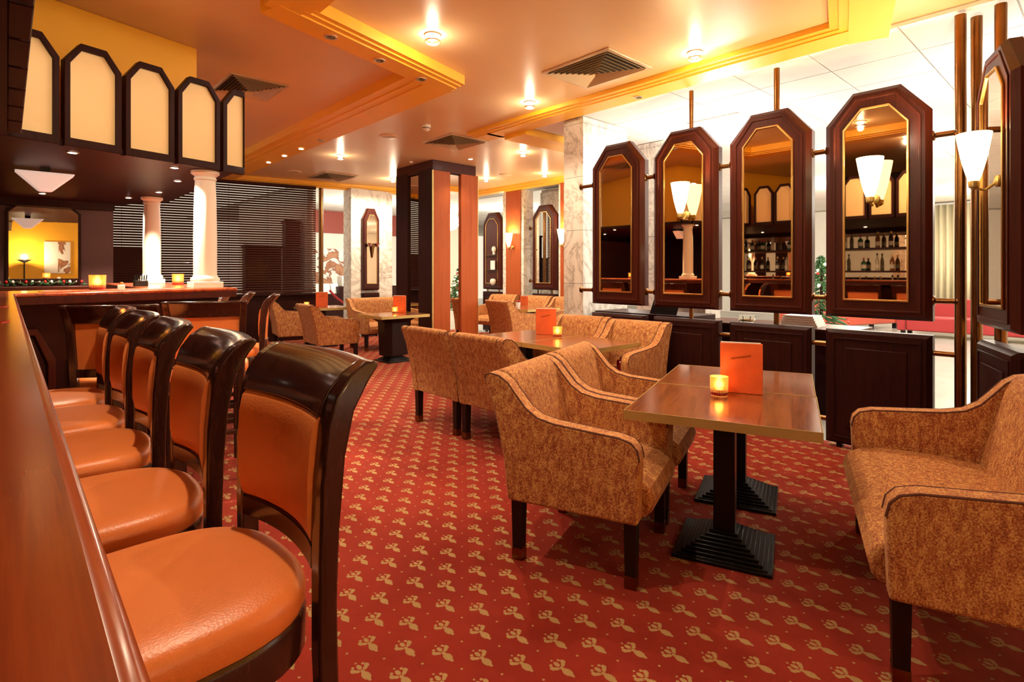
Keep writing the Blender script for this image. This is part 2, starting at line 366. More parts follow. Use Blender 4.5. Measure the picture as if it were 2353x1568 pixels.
# ================================================================== BAR
bar = thing('bar_counter', 'glossy red mahogany bar counter with a turned front', 'bar', (0, 0, 0))
c0 = ob(0, 0); c1 = ob(1.39, 0)
outer = [(0.037, -1.6), (c0[0], c0[1]), (c1[0], c1[1]), (1.37, 7.6)]
inner = [(0.80, 7.6), (0.80, 5.18), (-0.58, 4.78), (-0.58, -1.6)]
G().prism(outer+inner, 'z', 1.226, 1.25).obj('counter_top', 'bartop', bar, bevel=0.010, seg=3)
G().prism([(0.031, -1.6), (c0[0]-0.006, c0[1]+0.006), (c1[0]-0.006, c1[1]+0.005), (1.364, 7.6)]+inner, 'z', 1.178, 1.226).obj('fascia', 'mahog', bar, bevel=0.004)  # darker wood puts the shade of the unlit front edge into the colour
bo = [(-0.22, -1.6), (-0.22, 4.55), (1.0, 4.93), (1.0, 7.5)]; bi = [(0.86, 7.5), (0.86, 5.1), (-0.5, 4.72), (-0.5, -1.6)]
G().prism(bo+bi, 'z', 0.0, 1.178).obj('bar_body', 'mahog_dk', bar)
G().prism([(-0.22+0.012, -1.6), (-0.22+0.012, 4.54), (1.012, 4.92), (1.012, 7.5), (1.0, 7.5), (1.0, 4.93), (-0.22, 4.55), (-0.22, -1.6)], 'z', 0.02, 0.14).obj('kick_board', 'chairwood', bar)
def arch(w, z0, zs, zt, wt): return [(-w, z0), (w, z0), (w, zs), (wt, zt), (-wt, zt), (-w, zs)]
bdir = math.atan2(4.93-4.55, 1.22)
for k in range(3):
    t = 0.30+0.42*k; bx = -0.22+1.22*t/1.278; by = 4.55+0.38*t/1.278
    g = G().ringpoly(arch(0.17, 0.25, 0.80, 1.02, 0.07), arch(0.125, 0.295, 0.78, 0.97, 0.055), 'y', -0.028, 0.0)
    g.rot(bdir).shift(bx, by, 0); g.obj('arch_moulding', 'mahog', bar, bevel=0.006)
    g = G().prism(arch(0.115, 0.31, 0.775, 0.955, 0.05), 'y', -0.012, 0.0).rot(bdir).shift(bx, by, 0); g.obj('arch_panel', 'mahog_dk', bar)
# columns standing on the counter
def column(label, x, y):
    t = thing('bar_column', label, 'column', (x, y, 1.25), 0, 'white columns on the bar')
    G().box(-0.105, 0.105, -0.105, 0.105, 0, 0.05).obj('plinth', 'white', t, bevel=0.004)
    G().lathe([(0.10, 0.05), (0.104, 0.065), (0.10, 0.08), (0.088, 0.088), (0.084, 0.10)], 32).obj('base_ring', 'white', t, True)
    G().lathe([(0.083, 0.10), (0.083, 0.4), (0.078, 0.70), (0.072, 0.845)], 32).obj('shaft', 'white', t, True)
    G().lathe([(0.074, 0.845), (0.080, 0.85), (0.080, 0.862), (0.074, 0.868), (0.078, 0.88), (0.10, 0.897), (0.102, 0.918)], 32).obj('capital', 'white', t, True)
column('front white round column at the bar corner', 1.155, 4.86)
column('rear white round column on the bar before the blinds', 1.14, 6.95)

# canopy over the bar: panels on the oblique front, panels along the counter, soffit
cn = thing('bar_canopy', 'dark wooden bar canopy with cream arched panels', 'canopy', (0, 0, 0))
CZ0, CZ1 = 2.17, 2.84
def canopy_panel(s0, s1, half=None, mapf=None, dark=False):
    wd = s1-s0; c = (s0+s1)/2; hw = wd/2-0.012
    out = [(-hw, CZ0), (hw, CZ0), (hw, CZ1-0.125), (hw*0.45, CZ1), (-hw*0.45, CZ1), (-hw, CZ1-0.125)]
    inn = [(-hw+0.032, CZ0+0.055), (hw-0.032, CZ0+0.055), (hw-0.032, CZ1-0.14), (hw*0.40, CZ1-0.042), (-hw*0.40, CZ1-0.042), (-hw+0.032, CZ1-0.14)]
    if half:
        out = [(-hw, CZ0), (0.02, CZ0), (0.02, CZ1), (-hw*0.45, CZ1), (-hw, CZ1-0.125)]
        inn = [(-hw+0.032, CZ0+0.055), (0.018, CZ0+0.055), (0.018, CZ1-0.042), (-hw*0.40, CZ1-0.042), (-hw+0.032, CZ1-0.14)]
    f = G().ringpoly(out, inn, 'y', -0.03, 0.03); p = G().prism(inn, 'y', -0.006, 0.02)
    for gg in (f, p):
        gg.shift(c, 0, 0); mapf(gg)
    fo = f.obj('arched_frame', 'mahog_dk', cn, bevel=0.004); p.obj('cream_panel', 'cream', fo)
def m_ob(gg): gg.rot(RO).shift(0.034-OB[1]*0.05, 4.352+OB[0]*0.05, 0)
for k in range(4): canopy_panel(0.235-0.345+0.345*k, 0.235+0.345*k, None, m_ob)
canopy_panel(0.235+0.345*3, 0.235+0.345*4, True, m_ob)
def m_y(gg): gg.v = [(0.03-y, x, z) for x, y, z in gg.v]
for k in range(8): canopy_panel(4.25-0.345*(k+1), 4.25-0.345*k, None, m_y)
# bottom rail and soffit
g = G().box(-0.1, 1.41, -0.02, 0.05, 2.10, CZ0+0.01).rot(RO).shift(0.034-OB[1]*0.05, 4.352+OB[0]*0.05, 0)
sof = [(-2.4, 1.0), (0.0, 1.0), (0.0, 4.40), ob(1.39, 0.06)[:2], (1.36, 7.3), (0.98, 8.05), (-2.4, 8.05)]
G().prism(sof, 'z', 2.172, 2.215).obj('soffit', 'mahog_dk', cn)
G().box(-2.4, 0.93, 7.92, 8.05, 2.09, 2.172).obj('soffit_beam', 'mahog_dk', cn)
# uplighter under the soffit
t = thing('pendant_uplighter', 'white cone shaped uplighter hanging under the bar canopy', 'lamp', (0.215, 5.55, 2.172))
G().prism([(-0.18, -0.035), (-0.04, -0.175), (0.04, -0.175), (0.18, -0.035)], 'y', -0.07, 0.07).obj('shade', 'shade_w', t, bevel=0.01)
G().box(-0.03, 0.03, -0.03, 0.03, -0.06, 0).obj('bracket', 'black', t)
light('uplighter_light', 'POINT', (0, 0, -0.025), 7, (0.45, 1.0, 0.85), 0.02, t)
# small recessed spots under the soffit
def recess_spot(name, label, x, y, z, r, lit, group, power=0, parent=None, spot=110):
    t = thing(name, label, 'spotlight', (x, y, z), 0, group)
    n = 20
    G().ringpoly([(r*math.cos(2*math.pi*i/n), r*math.sin(2*math.pi*i/n)) for i in range(n)], [(r*0.72*math.cos(2*math.pi*i/n), r*0.72*math.sin(2*math.pi*i/n)) for i in range(n)], 'z', -0.008, 0.0).obj('rim', 'dial', t, True)
    G().lathe([(r*0.70, -0.004), (r*0.45, -0.009), (0.004, -0.011)] if lit else [(r*0.70, -0.001), (r*0.45, -0.004), (0.004, -0.005)], 16).obj('bulb', 'bulb_s' if lit else 'bulb_off', t, True)
    if lit and power: light('spot_light', 'SPOT', (0, 0, -0.03), power, WARM, 0.02, t, spot, 0.6)
    return t
for k, (x, y) in enumerate(((0.319, 4.66), (0.936, 4.82), (0.26, 7.311), (0.955, 7.12), (1.092, 5.504), (1.11, 6.411))):
    recess_spot('canopy_spotlight', ['leftmost spotlight under the canopy front edge', 'spotlight in the canopy edge beside the front column', 'spotlight under the canopy below the white cone lamp', 'spotlight under the canopy left of the rear column', 'nearer spotlight between the two white columns', 'farther spotlight between the two white columns'][k], x, y, 2.171, 0.035, True, 'spotlights under the bar canopy', [60, 190, 50, 190, 190, 190][k])

# stools
def make_stool():
    t = thing('bar_stool', 'x', 'bar stool')
    def outline(sx, sy, n=40):
        o = []
        for i in range(n):
            a = 2*math.pi*i/n; c, s = math.cos(a), math.sin(a); e = 0.55 if s > 0 else 0.72
            o.append((sx*math.copysign(abs(c)**e, c), -0.014+sy*math.copysign(abs(s)**e, s)))
        return o
    pad = G().loft([[(x, y, z) for x, y in outline(0.247*k, 0.250*k)] for k, z in ((0.975, 0.688), (1.0, 0.705), (1.0, 0.728), (0.975, 0.745), (0.90, 0.756), (0.70, 0.764), (0.4, 0.768), (0.05, 0.769))])
    pad.obj('seat', 'leather', t, 60)
    rim = G().loft([[(x, y, z) for x, y in outline(0.251*k, 0.254*k)] for k, z in ((0.95, 0.605), (0.985, 0.612), (0.99, 0.68), (0.975, 0.690))]); rim.obj('seat_rail', 'chairwood', t, 50)
    prof = [(-0.234, 0.60), (-0.232, 0.80), (-0.234, 0.95), (-0.244, 1.07), (-0.262, 1.125), (-0.292, 1.165), (-0.328, 1.190), (-0.354, 1.19), (-0.360, 1.178), (-0.338, 1.15), (-0.304, 1.09), (-0.286, 1.0), (-0.276, 0.85), (-0.274, 0.70), (-0.276, 0.60), (-0.286, 0.3), (-0.300, 0.0), (-0.266, 0.0), (-0.248, 0.3)]
    for sx in (-1, 1):
        g = G().prism(prof, 'x', sx*0.182, sx*0.222); g.v = [(x+sx*0.020*max(0, (z-0.7)/0.5), y, z) for x, y, z in g.v]
        g.obj('back_post', 'chairwood', t, bevel=0.006)
        g = G().loft([[(sx*0.165+a*q, 0.175+b*q+dy, z) for a, b in ((-1, -1), (1, -1), (1, 1), (-1, 1))] for z, q, dy in ((0.0, 0.016, 0.02), (0.62, 0.021, 0.0))]); g.obj('leg', 'chairwood', t, bevel=0.004)
        g = G().box(sx*0.178-0.012, sx*0.178+0.012, -0.25, 0.19, 0.20, 0.24); g.obj('stretcher', 'chairwood', t, bevel=0.004)
    G().box(-0.165, 0.165, 0.175, 0.20, 0.26, 0.295).obj('foot_rail', 'chairwood', t, bevel=0.004)
    G().box(-0.175, 0.175, -0.288, -0.262, 0.30, 0.33).obj('stretcher', 'chairwood', t, bevel=0.004)
    def swept(sec, x0, n=13, bow=0.026):
        rings = []
        for i in range(n):
            u = -1+2*i/(n-1); rings.append([((x0+0.02*max(0, (z-0.7)/0.5))*u, y-bow*(1-u*u), z) for y, z in sec])
        return G().loft(rings)
    rs = [(-0.240, 1.082), (-0.248, 1.105), (-0.264, 1.135), (-0.295, 1.168), (-0.330, 1.189), (-0.356, 1.189), (-0.360, 1.178), (-0.338, 1.153), (-0.308, 1.115), (-0.294, 1.082)]
    swept(rs, 0.184).obj('top_rail', 'chairwood', t, 50, 0.003)
    ps = [(-0.244, 0.815), (-0.232, 0.83), (-0.224, 0.87), (-0.224, 0.96), (-0.228, 1.03), (-0.236, 1.068), (-0.246, 1.080), (-0.270, 1.080), (-0.266, 0.98), (-0.260, 0.90), (-0.256, 0.815)]
    swept(ps, 0.180).obj('back_pad', 'leather', t, 60)
    swept([(-0.232, 0.77), (-0.233, 0.818), (-0.264, 0.818), (-0.264, 0.77)], 0.184).obj('lower_back_rail', 'chairwood', t, 30, 0.003)
    return t
ST = make_stool()
stools = [((0.215, 1.285), (-1, -0.06), 'nearest orange leather stool at the long bar'), ((0.165, 1.885), (-1, 0.0), 'second orange leather stool from the camera at the long bar'),
          ((0.145, 2.50), (-1, 0.02), 'third orange leather stool from the camera at the long bar'), ((0.135, 3.04), (-1, 0.0), 'fourth orange leather stool from the camera at the long bar'),
          ((0.125, 3.57), (-1, 0.02), 'fifth and last orange leather stool along the long bar'),
          ((0.575, 4.17), (0.42, 0.9), 'stool facing the bar front, left of the two'), ((1.04, 4.27), (0.30, 0.95), 'stool facing the bar front, right of the two'),
          ((1.37, 4.98), (-0.93, 0.36), 'stool at the bar end, nearest to the front column'), ((1.34, 5.52), (-0.95, 0.30), 'stool at the bar end, second behind the front column'), ((1.34, 6.15), (-1, 0.2), 'stool at the bar end, farthest toward the blinds')]
for k, (p, f, lab) in enumerate(stools): place(ST, k > 0, lab, (*p, 0), face(*f), 'orange leather bar stools')

# ================================================================== ARMCHAIRS
ARM = [(-0.30, 0.29), (-0.325, 0.50), (-0.375, 0.72), (-0.425, 0.862), (-0.420, 0.882), (-0.395, 0.890), (-0.345, 0.880), (-0.300, 0.850), (-0.255, 0.795), (-0.205, 0.738), (-0.145, 0.700), (-0.06, 0.682), (0.10, 0.670), (0.24, 0.660), (0.295, 0.645), (0.322, 0.615), (0.332, 0.570), (0.322, 0.29)]
def make_armchair(W, name='armchair'):
    t = thing(name, 'x', 'armchair' if name == 'armchair' else 'sofa'); hw = W/2; at = 0.085
    for sx in (-1, 1):
        a = G().prism(ARM, 'x', sx*(hw-at), sx*hw).obj('arm', 'velvet', t, bevel=0.012, seg=3)
        for e in (hw-0.004, hw-at+0.004):
            G().tube([(sx*e, y, z-0.004) for y, z in ARM[3:17]], 0.0045, 6).obj('piping', 'piping', a, True)
    iw = hw-at-0.001
    G().prism([(-0.297, 0.295), (-0.322, 0.50), (-0.372, 0.72), (-0.42, 0.862), (-0.412, 0.884), (-0.385, 0.893), (-0.345, 0.888), (-0.312, 0.862), (-0.288, 0.81), (-0.25, 0.67), (-0.20, 0.47), (-0.19, 0.36), (-0.2, 0.295)], 'x', -iw, iw).obj('backrest', 'velvet', t, bevel=0.012, seg=3)
    G().prism([(-0.24, 0.295), (-0.24, 0.445), (0.0, 0.472), (0.20, 0.474), (0.30, 0.458), (0.355, 0.425), (0.375, 0.375), (0.362, 0.325), (0.33, 0.292)], 'x', -iw, iw).obj('seat', 'velvet', t, bevel=0.016, seg=3)
    for sx in (-1, 1):
        for y in (-0.262, 0.285):
            q = 0.026; x = sx*(hw-0.05)
            l = G().loft([[(x+a*r, y+b*r, z) for a, b in ((-1, -1), (1, -1), (1, 1), (-1, 1))] for z, r in ((0.0, 0.024), (0.31, 0.029))]).obj('leg', 'legwood', t, bevel=0.003)
            G().loft([[(x+a*r, y+b*r, z) for a, b in ((-1, -1), (1, -1), (1, 1), (-1, 1))] for z, r in ((0.0, 0.0255), (0.058, 0.0265))]).obj('ferrule', 'oldbrass', l)
    return t
AC = make_armchair(0.68)
TD = (0.352, -0.936)
chairs = [((2.185, 1.80), TD, 'nearest gold velvet armchair with its arm against the front table'),
          ((2.83, 2.045), TD, 'gold velvet armchair directly behind the nearest armchair'),
          ((3.06, 4.04), (1, 0.0), 'armchair seen from behind, left of the pair at the middle table'), ((3.06, 3.33), (1, 0.02), 'armchair seen from behind, right of the pair at the middle table'),
          ((4.36, 3.95), (-1, -0.12), 'armchair against the screen at the middle table, left of the pair'), ((4.28, 3.20), (-1, -0.04), 'armchair against the screen at the middle table, right of the pair'),
          ((6.50, 7.02), (1, -0.12), 'armchair seen from behind to the right of the mirrored pillar'),
          ((3.66, 8.14), (1, -0.08), 'armchair at the small table left of the pillar'), ((3.66, 9.60), (1, -0.2), 'armchair beside the window blinds behind the stools'),
          ((7.50, 8.75), (-1, -0.25), 'armchair in front of the glass case panel'), ((7.55, 7.82), (-1, -0.1), 'pale armchair at the far table, left of two'), ((7.55, 7.10), (-1, 0.0), 'pale armchair at the far table beside the marble pier')]
for k, (p, f, lab) in enumerate(chairs): place(AC, k > 0, lab, (*p, 0), face(*f), 'gold velvet armchairs')
SF = make_armchair(1.30, 'loveseat')
place(SF, False, 'wide gold velvet loveseat facing the front table at the right', (2.875, 0.435, 0), face(-0.352, 0.936))
SF2 = place(SF, True, 'gold velvet loveseat with its back to the marble pier near the blinds', (5.18, 9.03, 0), face(0.0, -1))

# ================================================================== TABLES
def make_table(w, d, h=0.72):
    t = thing('lounge_table', 'x', 'table')
    G().box(-w/2+0.003, w/2-0.003, -d/2+0.003, d/2-0.003, h-0.040, h).obj('table_top', 'tablewood', t, bevel=0.002)
    G().ringpoly([(-w/2, -d/2), (w/2, -d/2), (w/2, d/2), (-w/2, d/2)], [(-w/2+0.003, -d/2+0.003), (w/2-0.003, -d/2+0.003), (w/2-0.003, d/2-0.003), (-w/2+0.003, d/2-0.003)], 'z', h-0.042, h+0.0008).obj('brass_edge', 'brass', t)
    G().box(-0.05, 0.05, -0.05, 0.05, 0.09, h-0.04).obj('post', 'black', t, bevel=0.004)
    G().box(-0.2, 0.2, -0.03, 0.03, h-0.06, h-0.04).box(-0.03, 0.03, -0.2, 0.2, h-0.06, h-0.0405).obj('bracket', 'black', t)
    b = None; n = 9
    for k in range(n):
        r = 0.222-(0.222-0.066)*k/(n-1); z0 = 0.0115*k
        o = G().box(-r, r, -r, r, z0, z0+0.0115+(0.006 if k == 0 else 0)).obj('base' if k == 0 else 'base_step', 'black', b or t, bevel=0.004)
        if b is None: b = o
    return t
TB = make_table(0.83, 0.735)
tt = math.atan2(-TD[0], TD[1]) + math.pi/2
trz = math.atan2(TD[1], TD[0])
tabs = [((2.655, 1.325), trz, 'nearest wooden table with brass edge, candle and menu'), ((3.325, 1.58), trz, 'second table joined to the far side of the nearest table'),
        ((3.94, 3.36), 0, 'middle table with brass edge, half nearest the front'), ((3.94, 4.10), 0, 'middle table with brass edge, half farther back'),
        ((4.42, 7.55), 0.0, 'small table against the mirrored pillar with a red menu'), ((4.32, 9.95), -0.1, 'table by the window blinds with a candle'), ((7.02, 7.20), 0, 'far table in front of the pale armchairs')]
for k, (p, rz, lab) in enumerate(tabs):
    o = place(TB, k > 0, lab, (*p, 0), rz, 'lounge tables')
    if k == 4:
        for c in list(o.children):
            if c.name.startswith('post'): bpy.data.objects.remove(c)
        G().loft([[(a*w, b*w*0.8, z) for a, b in ((-1, -0.6), (-0.6, -1), (0.6, -1), (1, -0.6), (1, 0.6), (0.6, 1), (-0.6, 1), (-1, 0.6))] for z, w in ((0.095, 0.20), (0.60, 0.22), (0.66, 0.30), (0.68, 0.30))]).obj('pedestal', 'legwood', o)

# candles
def make_candle():
    t = thing('candle_glass', 'x', 'candle'); n = 28
    G().loft([[(r*math.cos(2*math.pi*i/n), r*math.sin(2*math.pi*i/n), z) for i in range(n)] for r, z in ((0.030, 0.002), (0.037, 0.0), (0.039, 0.02), (0.041, 0.088), (0.038, 0.088), (0.036, 0.022), (0.028, 0.018))]).obj('glass', 'amber', t, True)
    G().lathe([(0.0355, 0.003), (0.0385, 0.004), (0.0392, 0.028), (0.0355, 0.032), (0.004, 0.033)], 24).obj('wax', 'wax', t, True)
    G().lathe([(0.005, 0.034), (0.017, 0.044), (0.016, 0.058), (0.003, 0.080)], 12).obj('flame', 'flame', t, True)
    light('candle_light', 'POINT', (0, 0, 0.055), 0.9, (1.0, 0.50, 0.16), 0.012, t)
    return t
CA = make_candle()
cands = [((2.80, 1.43), 0.72, 'lit amber glass candle on the nearest table', 1.15), ((4.09, 3.80), 0.72, 'lit amber glass candle on the middle table', 1.15), ((4.50, 7.66), 0.72, 'lit candle on the table by the pillar', 1.1), ((4.05, 10.02), 0.72, 'lit candle on the table by the blinds', 1.1),
         ((0.455, 4.70), 1.25, 'tall lit frosted candle on the bar left of the columns', 1.2), ((1.19, 5.98), 1.25, 'lit candle on the bar between the white columns', 1.2)]
for k, (p, z, lab, sc) in enumerate(cands):
    o = place(CA, k > 0, lab, (*p, z), 0, 'lit candle glasses'); o.scale = (sc, sc, sc)
# menus
def make_menu():
    t = thing('menu_book', 'x', 'menu')
    G().box(-0.105, 0.105, -0.011, -0.006, 0, 0.27).obj('cover', 'menu', t, bevel=0.003)
    G().box(-0.105, 0.105, 0.006, 0.011, 0, 0.27).obj('cover', 'menu', t, bevel=0.003)
    G().box(0.100, 0.108, -0.011, 0.011, 0, 0.27).obj('spine', 'menu', t, bevel=0.003)
    G().box(-0.102, 0.098, -0.0055, 0.0055, 0.004, 0.275).obj('pages', 'paper', t)
    return t
ME = make_menu()
_sc = [( -0.05+0.10*i/60, -0.0118, 0.185+0.020*i/60+0.006*math.sin(i*1.3)) for i in range(61)]
G().tube(_sc, 0.0009, 5).obj('script', 'oldbrass', ME)
menus = [((2.935, 1.375), (0.40, -0.915), 'orange red leather menu standing on the nearest table', 1.0), ((4.15, 4.02), (0.55, -0.83), 'red leather menu standing on the middle table', 1.0), ((4.62, 7.72), (0.6, -0.8), 'red leather menu on the table by the pillar', 1.0), ((4.35, 10.05), (0.85, -0.5), 'red leather menu on the table by the blinds', 1.0), ((7.3, 7.65), (0.5, -0.86), 'small red menu on the far table', 0.7)]
for k, (p, d, lab, sc) in enumerate(menus):
    o = place(ME, k > 0, lab, (*p, 0.721), math.atan2(d[1], d[0]), 'standing menu books'); o.scale = (sc, sc, sc)

# ================================================================== WOODEN SCREEN
def outline6(hw, z0, zs, zt, wt): return [(-hw, z0), (hw, z0), (hw, zs), (wt, zt), (-wt, zt), (-hw, zs)]
def screen_panel(label, loc, rz, rods=(), group='tall mirrored screen panels', mirror='mirror', name='mirror_screen'):
    # local: x along the screen, front faces -y
    t = thing(name, label, 'screen', loc, rz, group)
    T = 0.10
    back = outline6(0.345, 1.025, 2.53, 2.755, 0.155); fr = outline6(0.308, 1.05, 2.515, 2.725, 0.142)
    n = 6
    b = G().loft([[(x, T, z) for x, z in back], [(x, T*0.35, z) for x, z in back], [(x, 0.0, z) for x, z in fr]]); b.obj('frame', 'mahog', t)
    G().ringpoly(outline6(0.285, 1.075, 2.50, 2.70, 0.132), outline6(0.268, 1.092, 2.492, 2.682, 0.126), 'y', -0.008, 0.001).obj('moulding', 'mahog', t, bevel=0.003)
    mo = outline6(0.215, 1.155, 2.472, 2.62, 0.092); mi = outline6(0.199, 1.171, 2.466, 2.604, 0.086)
    G().ringpoly(mo, mi, 'y', -0.014, 0.001).obj('gold_bead', 'gold', t, bevel=0.004)
    G().prism(mi, 'y', -0.004, 0.001).obj('mirror', mirror, t)
    for (x0, x1, z) in rods:
        G().tube([(x0, 0.06, z), (x1, 0.06, z)], 0.020, 14).obj('rod', 'oldbrass', t, True)
        for x, d in ((x0, 1), (x1, -1)):
            g = G().lathe([(0.036, 0), (0.036, 0.006), (0.026, 0.014)], 18); g.v = [(x+d*zz, 0.06+yy, z+xx) for xx, yy, zz in g.v]; g.obj('rosette', 'oldbrass', t, True)
    return t
def base_panel(label, loc, rz, rods=(), group='low wooden screen panels'):
    t = thing('low_screen', label, 'screen', loc, rz, group); T = 0.10
    q = lambda hw, z0, z1: [(-hw, z0), (hw, z0), (hw, z1), (-hw, z1)]
    G().loft([[(x, T, z) for x, z in q(0.345, 0.03, 0.925)], [(x, 0.03, z) for x, z in q(0.345, 0.03, 0.925)], [(x, 0.0, z) for x, z in q(0.315, 0.055, 0.90)]]).obj('panel', 'mahog_dk', t)
    G().ringpoly(q(0.285, 0.085, 0.865), q(0.272, 0.098, 0.852), 'y', -0.007, 0.001).obj('moulding', 'mahog_dk', t, bevel=0.002)
    G().prism(q(0.20, 0.17, 0.79), 'y', -0.009, 0.001).obj('raised_field', 'mahog_dk', t, bevel=0.005)
    for x in (-0.25, 0.25): G().box(x-0.02, x+0.02, 0.03, 0.08, 0, 0.03).obj('foot', 'black', t)
    for (x0, x1, z) in rods: G().tube([(x0, 0.06, z), (x1, 0.06, z)], 0.020, 14).obj('rod', 'oldbrass', t, True)
    return t
SX = 4.80
RZ = R(-90)      # local x -> world -Y, local -y -> world -X
YC = [3.615, 2.817, 2.020, 1.225]
nm2 = ['next to the marble pier', 'second from the marble pier', 'third from the marble pier', 'nearest to the brass corner post, left of it']
nm = ['next to the marble pier', 'second from the marble pier with a lit sconce', 'third from the marble pier without a lamp', 'nearest to the brass corner post with a lit sconce']
for k, y in enumerate(YC):
    rods = [(0.345, 0.345+0.107, z) for z in (2.345, 1.172)] if k < 3 else [(0.345, 0.345+0.14, z) for z in (2.345, 1.172)]
    if k == 0: rods += [(-0.53, -0.345, z) for z in (2.345, 1.172)]
    screen_panel('tall arched mahogany mirror panel '+nm[k], (SX, y, 0), RZ, rods)
    rods = [(0.345, 0.345+0.107, z) for z in (0.80, 0.20)] if k < 3 else [(0.345, 0.345+0.14, z) for z in (0.80, 0.20)]
    base_panel('low dark panel '+nm2[k], (SX, y, 0), RZ, rods)
def post(label, x, y, r, z1=3.14, z0=0.0):
    o = G().lathe([(r, z0), (r, z1)], 20, (x, y, 0)).obj('brass_post', 'oldbrass', None, True)
    return tag(o, label, 'post', 'brass posts of the wooden screen')
post('brass post rising behind the panel second from the marble pier', SX+0.125, 2.80, 0.021)
post('brass post rising behind the panel third from the marble pier', SX+0.125, 1.99, 0.024)
post('thick brass corner post, leftmost of the three', 4.86, 0.73, 0.034, 3.15); post('brass corner post, middle of the three', 4.98, 0.66, 0.034, 3.15); post('brass corner post, rightmost of the three', 4.86, 0.52, 0.034, 3.15)
AO = math.atan2(0.36, 0.933)+math.pi      # local x runs towards the camera side, front faces the lounge
AO = math.atan2(-0.36, -0.933)
for k, (x, y) in enumerate(((4.49, 0.52), (3.77, 0.17))):
    screen_panel(['arched mirror panel turned toward the lounge beside the corner posts', 'arched mirror panel cut by the right edge'][k], (x, y, 0), AO)
    base_panel(['low dark panel beside the brass corner posts', 'low dark panel behind the loveseat'][k], (x, y, 0), AO)
# sconces
def make_sconce():
    t = thing('wall_sconce', 'x', 'wall lamp')     # origin at the mirror plane, lamp hangs at -y
    G().lathe([(0.022, -0.155), (0.040, -0.10), (0.060, -0.02), (0.076, 0.07), (0.088, 0.145), (0.084, 0.145), (0.072, 0.07), (0.055, -0.02), (0.034, -0.10)], 28, (0, -0.115, 0), False).obj('shade', 'opal', t, True)
    G().lathe([(0.012, -0.19), (0.026, -0.18), (0.030, -0.15), (0.024, -0.14)], 20, (0, -0.115, 0)).obj('cap', 'brass', t, True)
    G().tube([(0, -0.115, -0.185), (0, -0.06, -0.20), (0, -0.002, -0.15)], 0.009, 8).obj('bracket', 'brass', t, True)
    g = G().lathe([(0.035, 0), (0.035, 0.010), (0.02, 0.018)], 18); g.v = [(x, -z, -0.15+y) for x, y, z in g.v]; g.obj('wall_plate', 'brass', t, True)
    light('sconce_light', 'POINT', (0, -0.115, 0.12), 30, (1.0, 0.72, 0.36), 0.05, t)
    return t
SC = make_sconce()
def frontp(x, y, rz, d=0.006): return (x+math.sin(rz)*d, y-math.cos(rz)*d)
scs = [((SX-0.006, 2.775), RZ, 2.07, 'lit conical sconce on the panel second from the marble pier'), ((SX-0.006, 1.225), RZ, 2.07, 'lit conical sconce on the panel nearest to the corner posts'),
       (frontp(4.49-0.933*0.13, 0.52-0.36*0.13, AO), AO, 2.07, 'lit conical sconce beside the brass corner posts'),
       ((8.0, 8.74), R(-90), 2.05, 'lit sconce on the far red wood strip left of the mirror panel'), ((8.0, 7.22), R(-90), 2.05, 'lit sconce on the far red wood strip beside the marble pier')]
for k, (p, rz, z, lab) in enumerate(scs): place(SC, k > 0, lab, (*p, z), rz, 'lit conical wall sconces')
# far wood strips and panels
for k, (y0, y1) in enumerate(((8.50, 8.96), (7.10, 7.36))):
    tag(G().box(8.0, 8.02, y0, y1, 0.0, 3.11).obj('wood_strip', 'pillarwood', None, bevel=0.003), ['wide red wood strip on the far marble pier', 'narrow red wood strip near the front marble pier'][k], 'panel')
screen_panel('far arched mirror panel beside the pale armchairs', (8.06, 7.88, -0.02), RZ, [(-0.45, -0.345, 2.3), (-0.45, -0.345, 1.2)], mirror='mirror_cl')
screen_panel('far arched glass case panel half hidden by the pillar', (8.06, 9.5, -0.05), RZ, mirror='mahog')
_p = screen_panel('arched mirror panel on the marble pier near the blinds', (5.70, 10.645, -0.04), 0.0, mirror='mirror'); _p.scale = (0.56, 1, 1)
for _o in [x for x in COL.objects if x.name.startswith('mirror_screen') and x.location.x > 8]:
    for xx in (-0.2, 0.2): G().tube([(xx, 0.05, 0.94), (xx, 0.05, 1.04)], 0.015, 10).obj('support', 'oldbrass', _o)
base_panel('low dark panel under the far arched mirror panel', (8.06, 7.88, 0), RZ); base_panel('low dark panel under the far glass case panel', (8.06, 9.5, 0), RZ); _p = base_panel('low dark panel on the pier near the blinds', (5.70, 10.64, 0), 0.0); _p.scale = (0.56, 1, 1)
t = thing('twin_uplighter', 'small twin bowl uplighter on the pier mirror near the blinds', 'wall lamp', (5.70, 10.63, 1.95))
for sx in (-1, 1):
    G().lathe([(0.01, -0.06), (0.075, 0.02), (0.07, 0.02), (0.008, -0.05)], 16, (sx*0.09, -0.05, 0)).obj('bowl', 'silver', t, True)
G().loft([[(a*0.035, -0.03+b*0.02, 0.0) for a, b in ((-1, -1), (1, -1), (1, 1), (-1, 1))], [(a*0.008, -0.01+b*0.006, -0.28) for a, b in ((-1, -1), (1, -1), (1, 1), (-1, 1))]]).obj('stem', 'oldbrass', t)

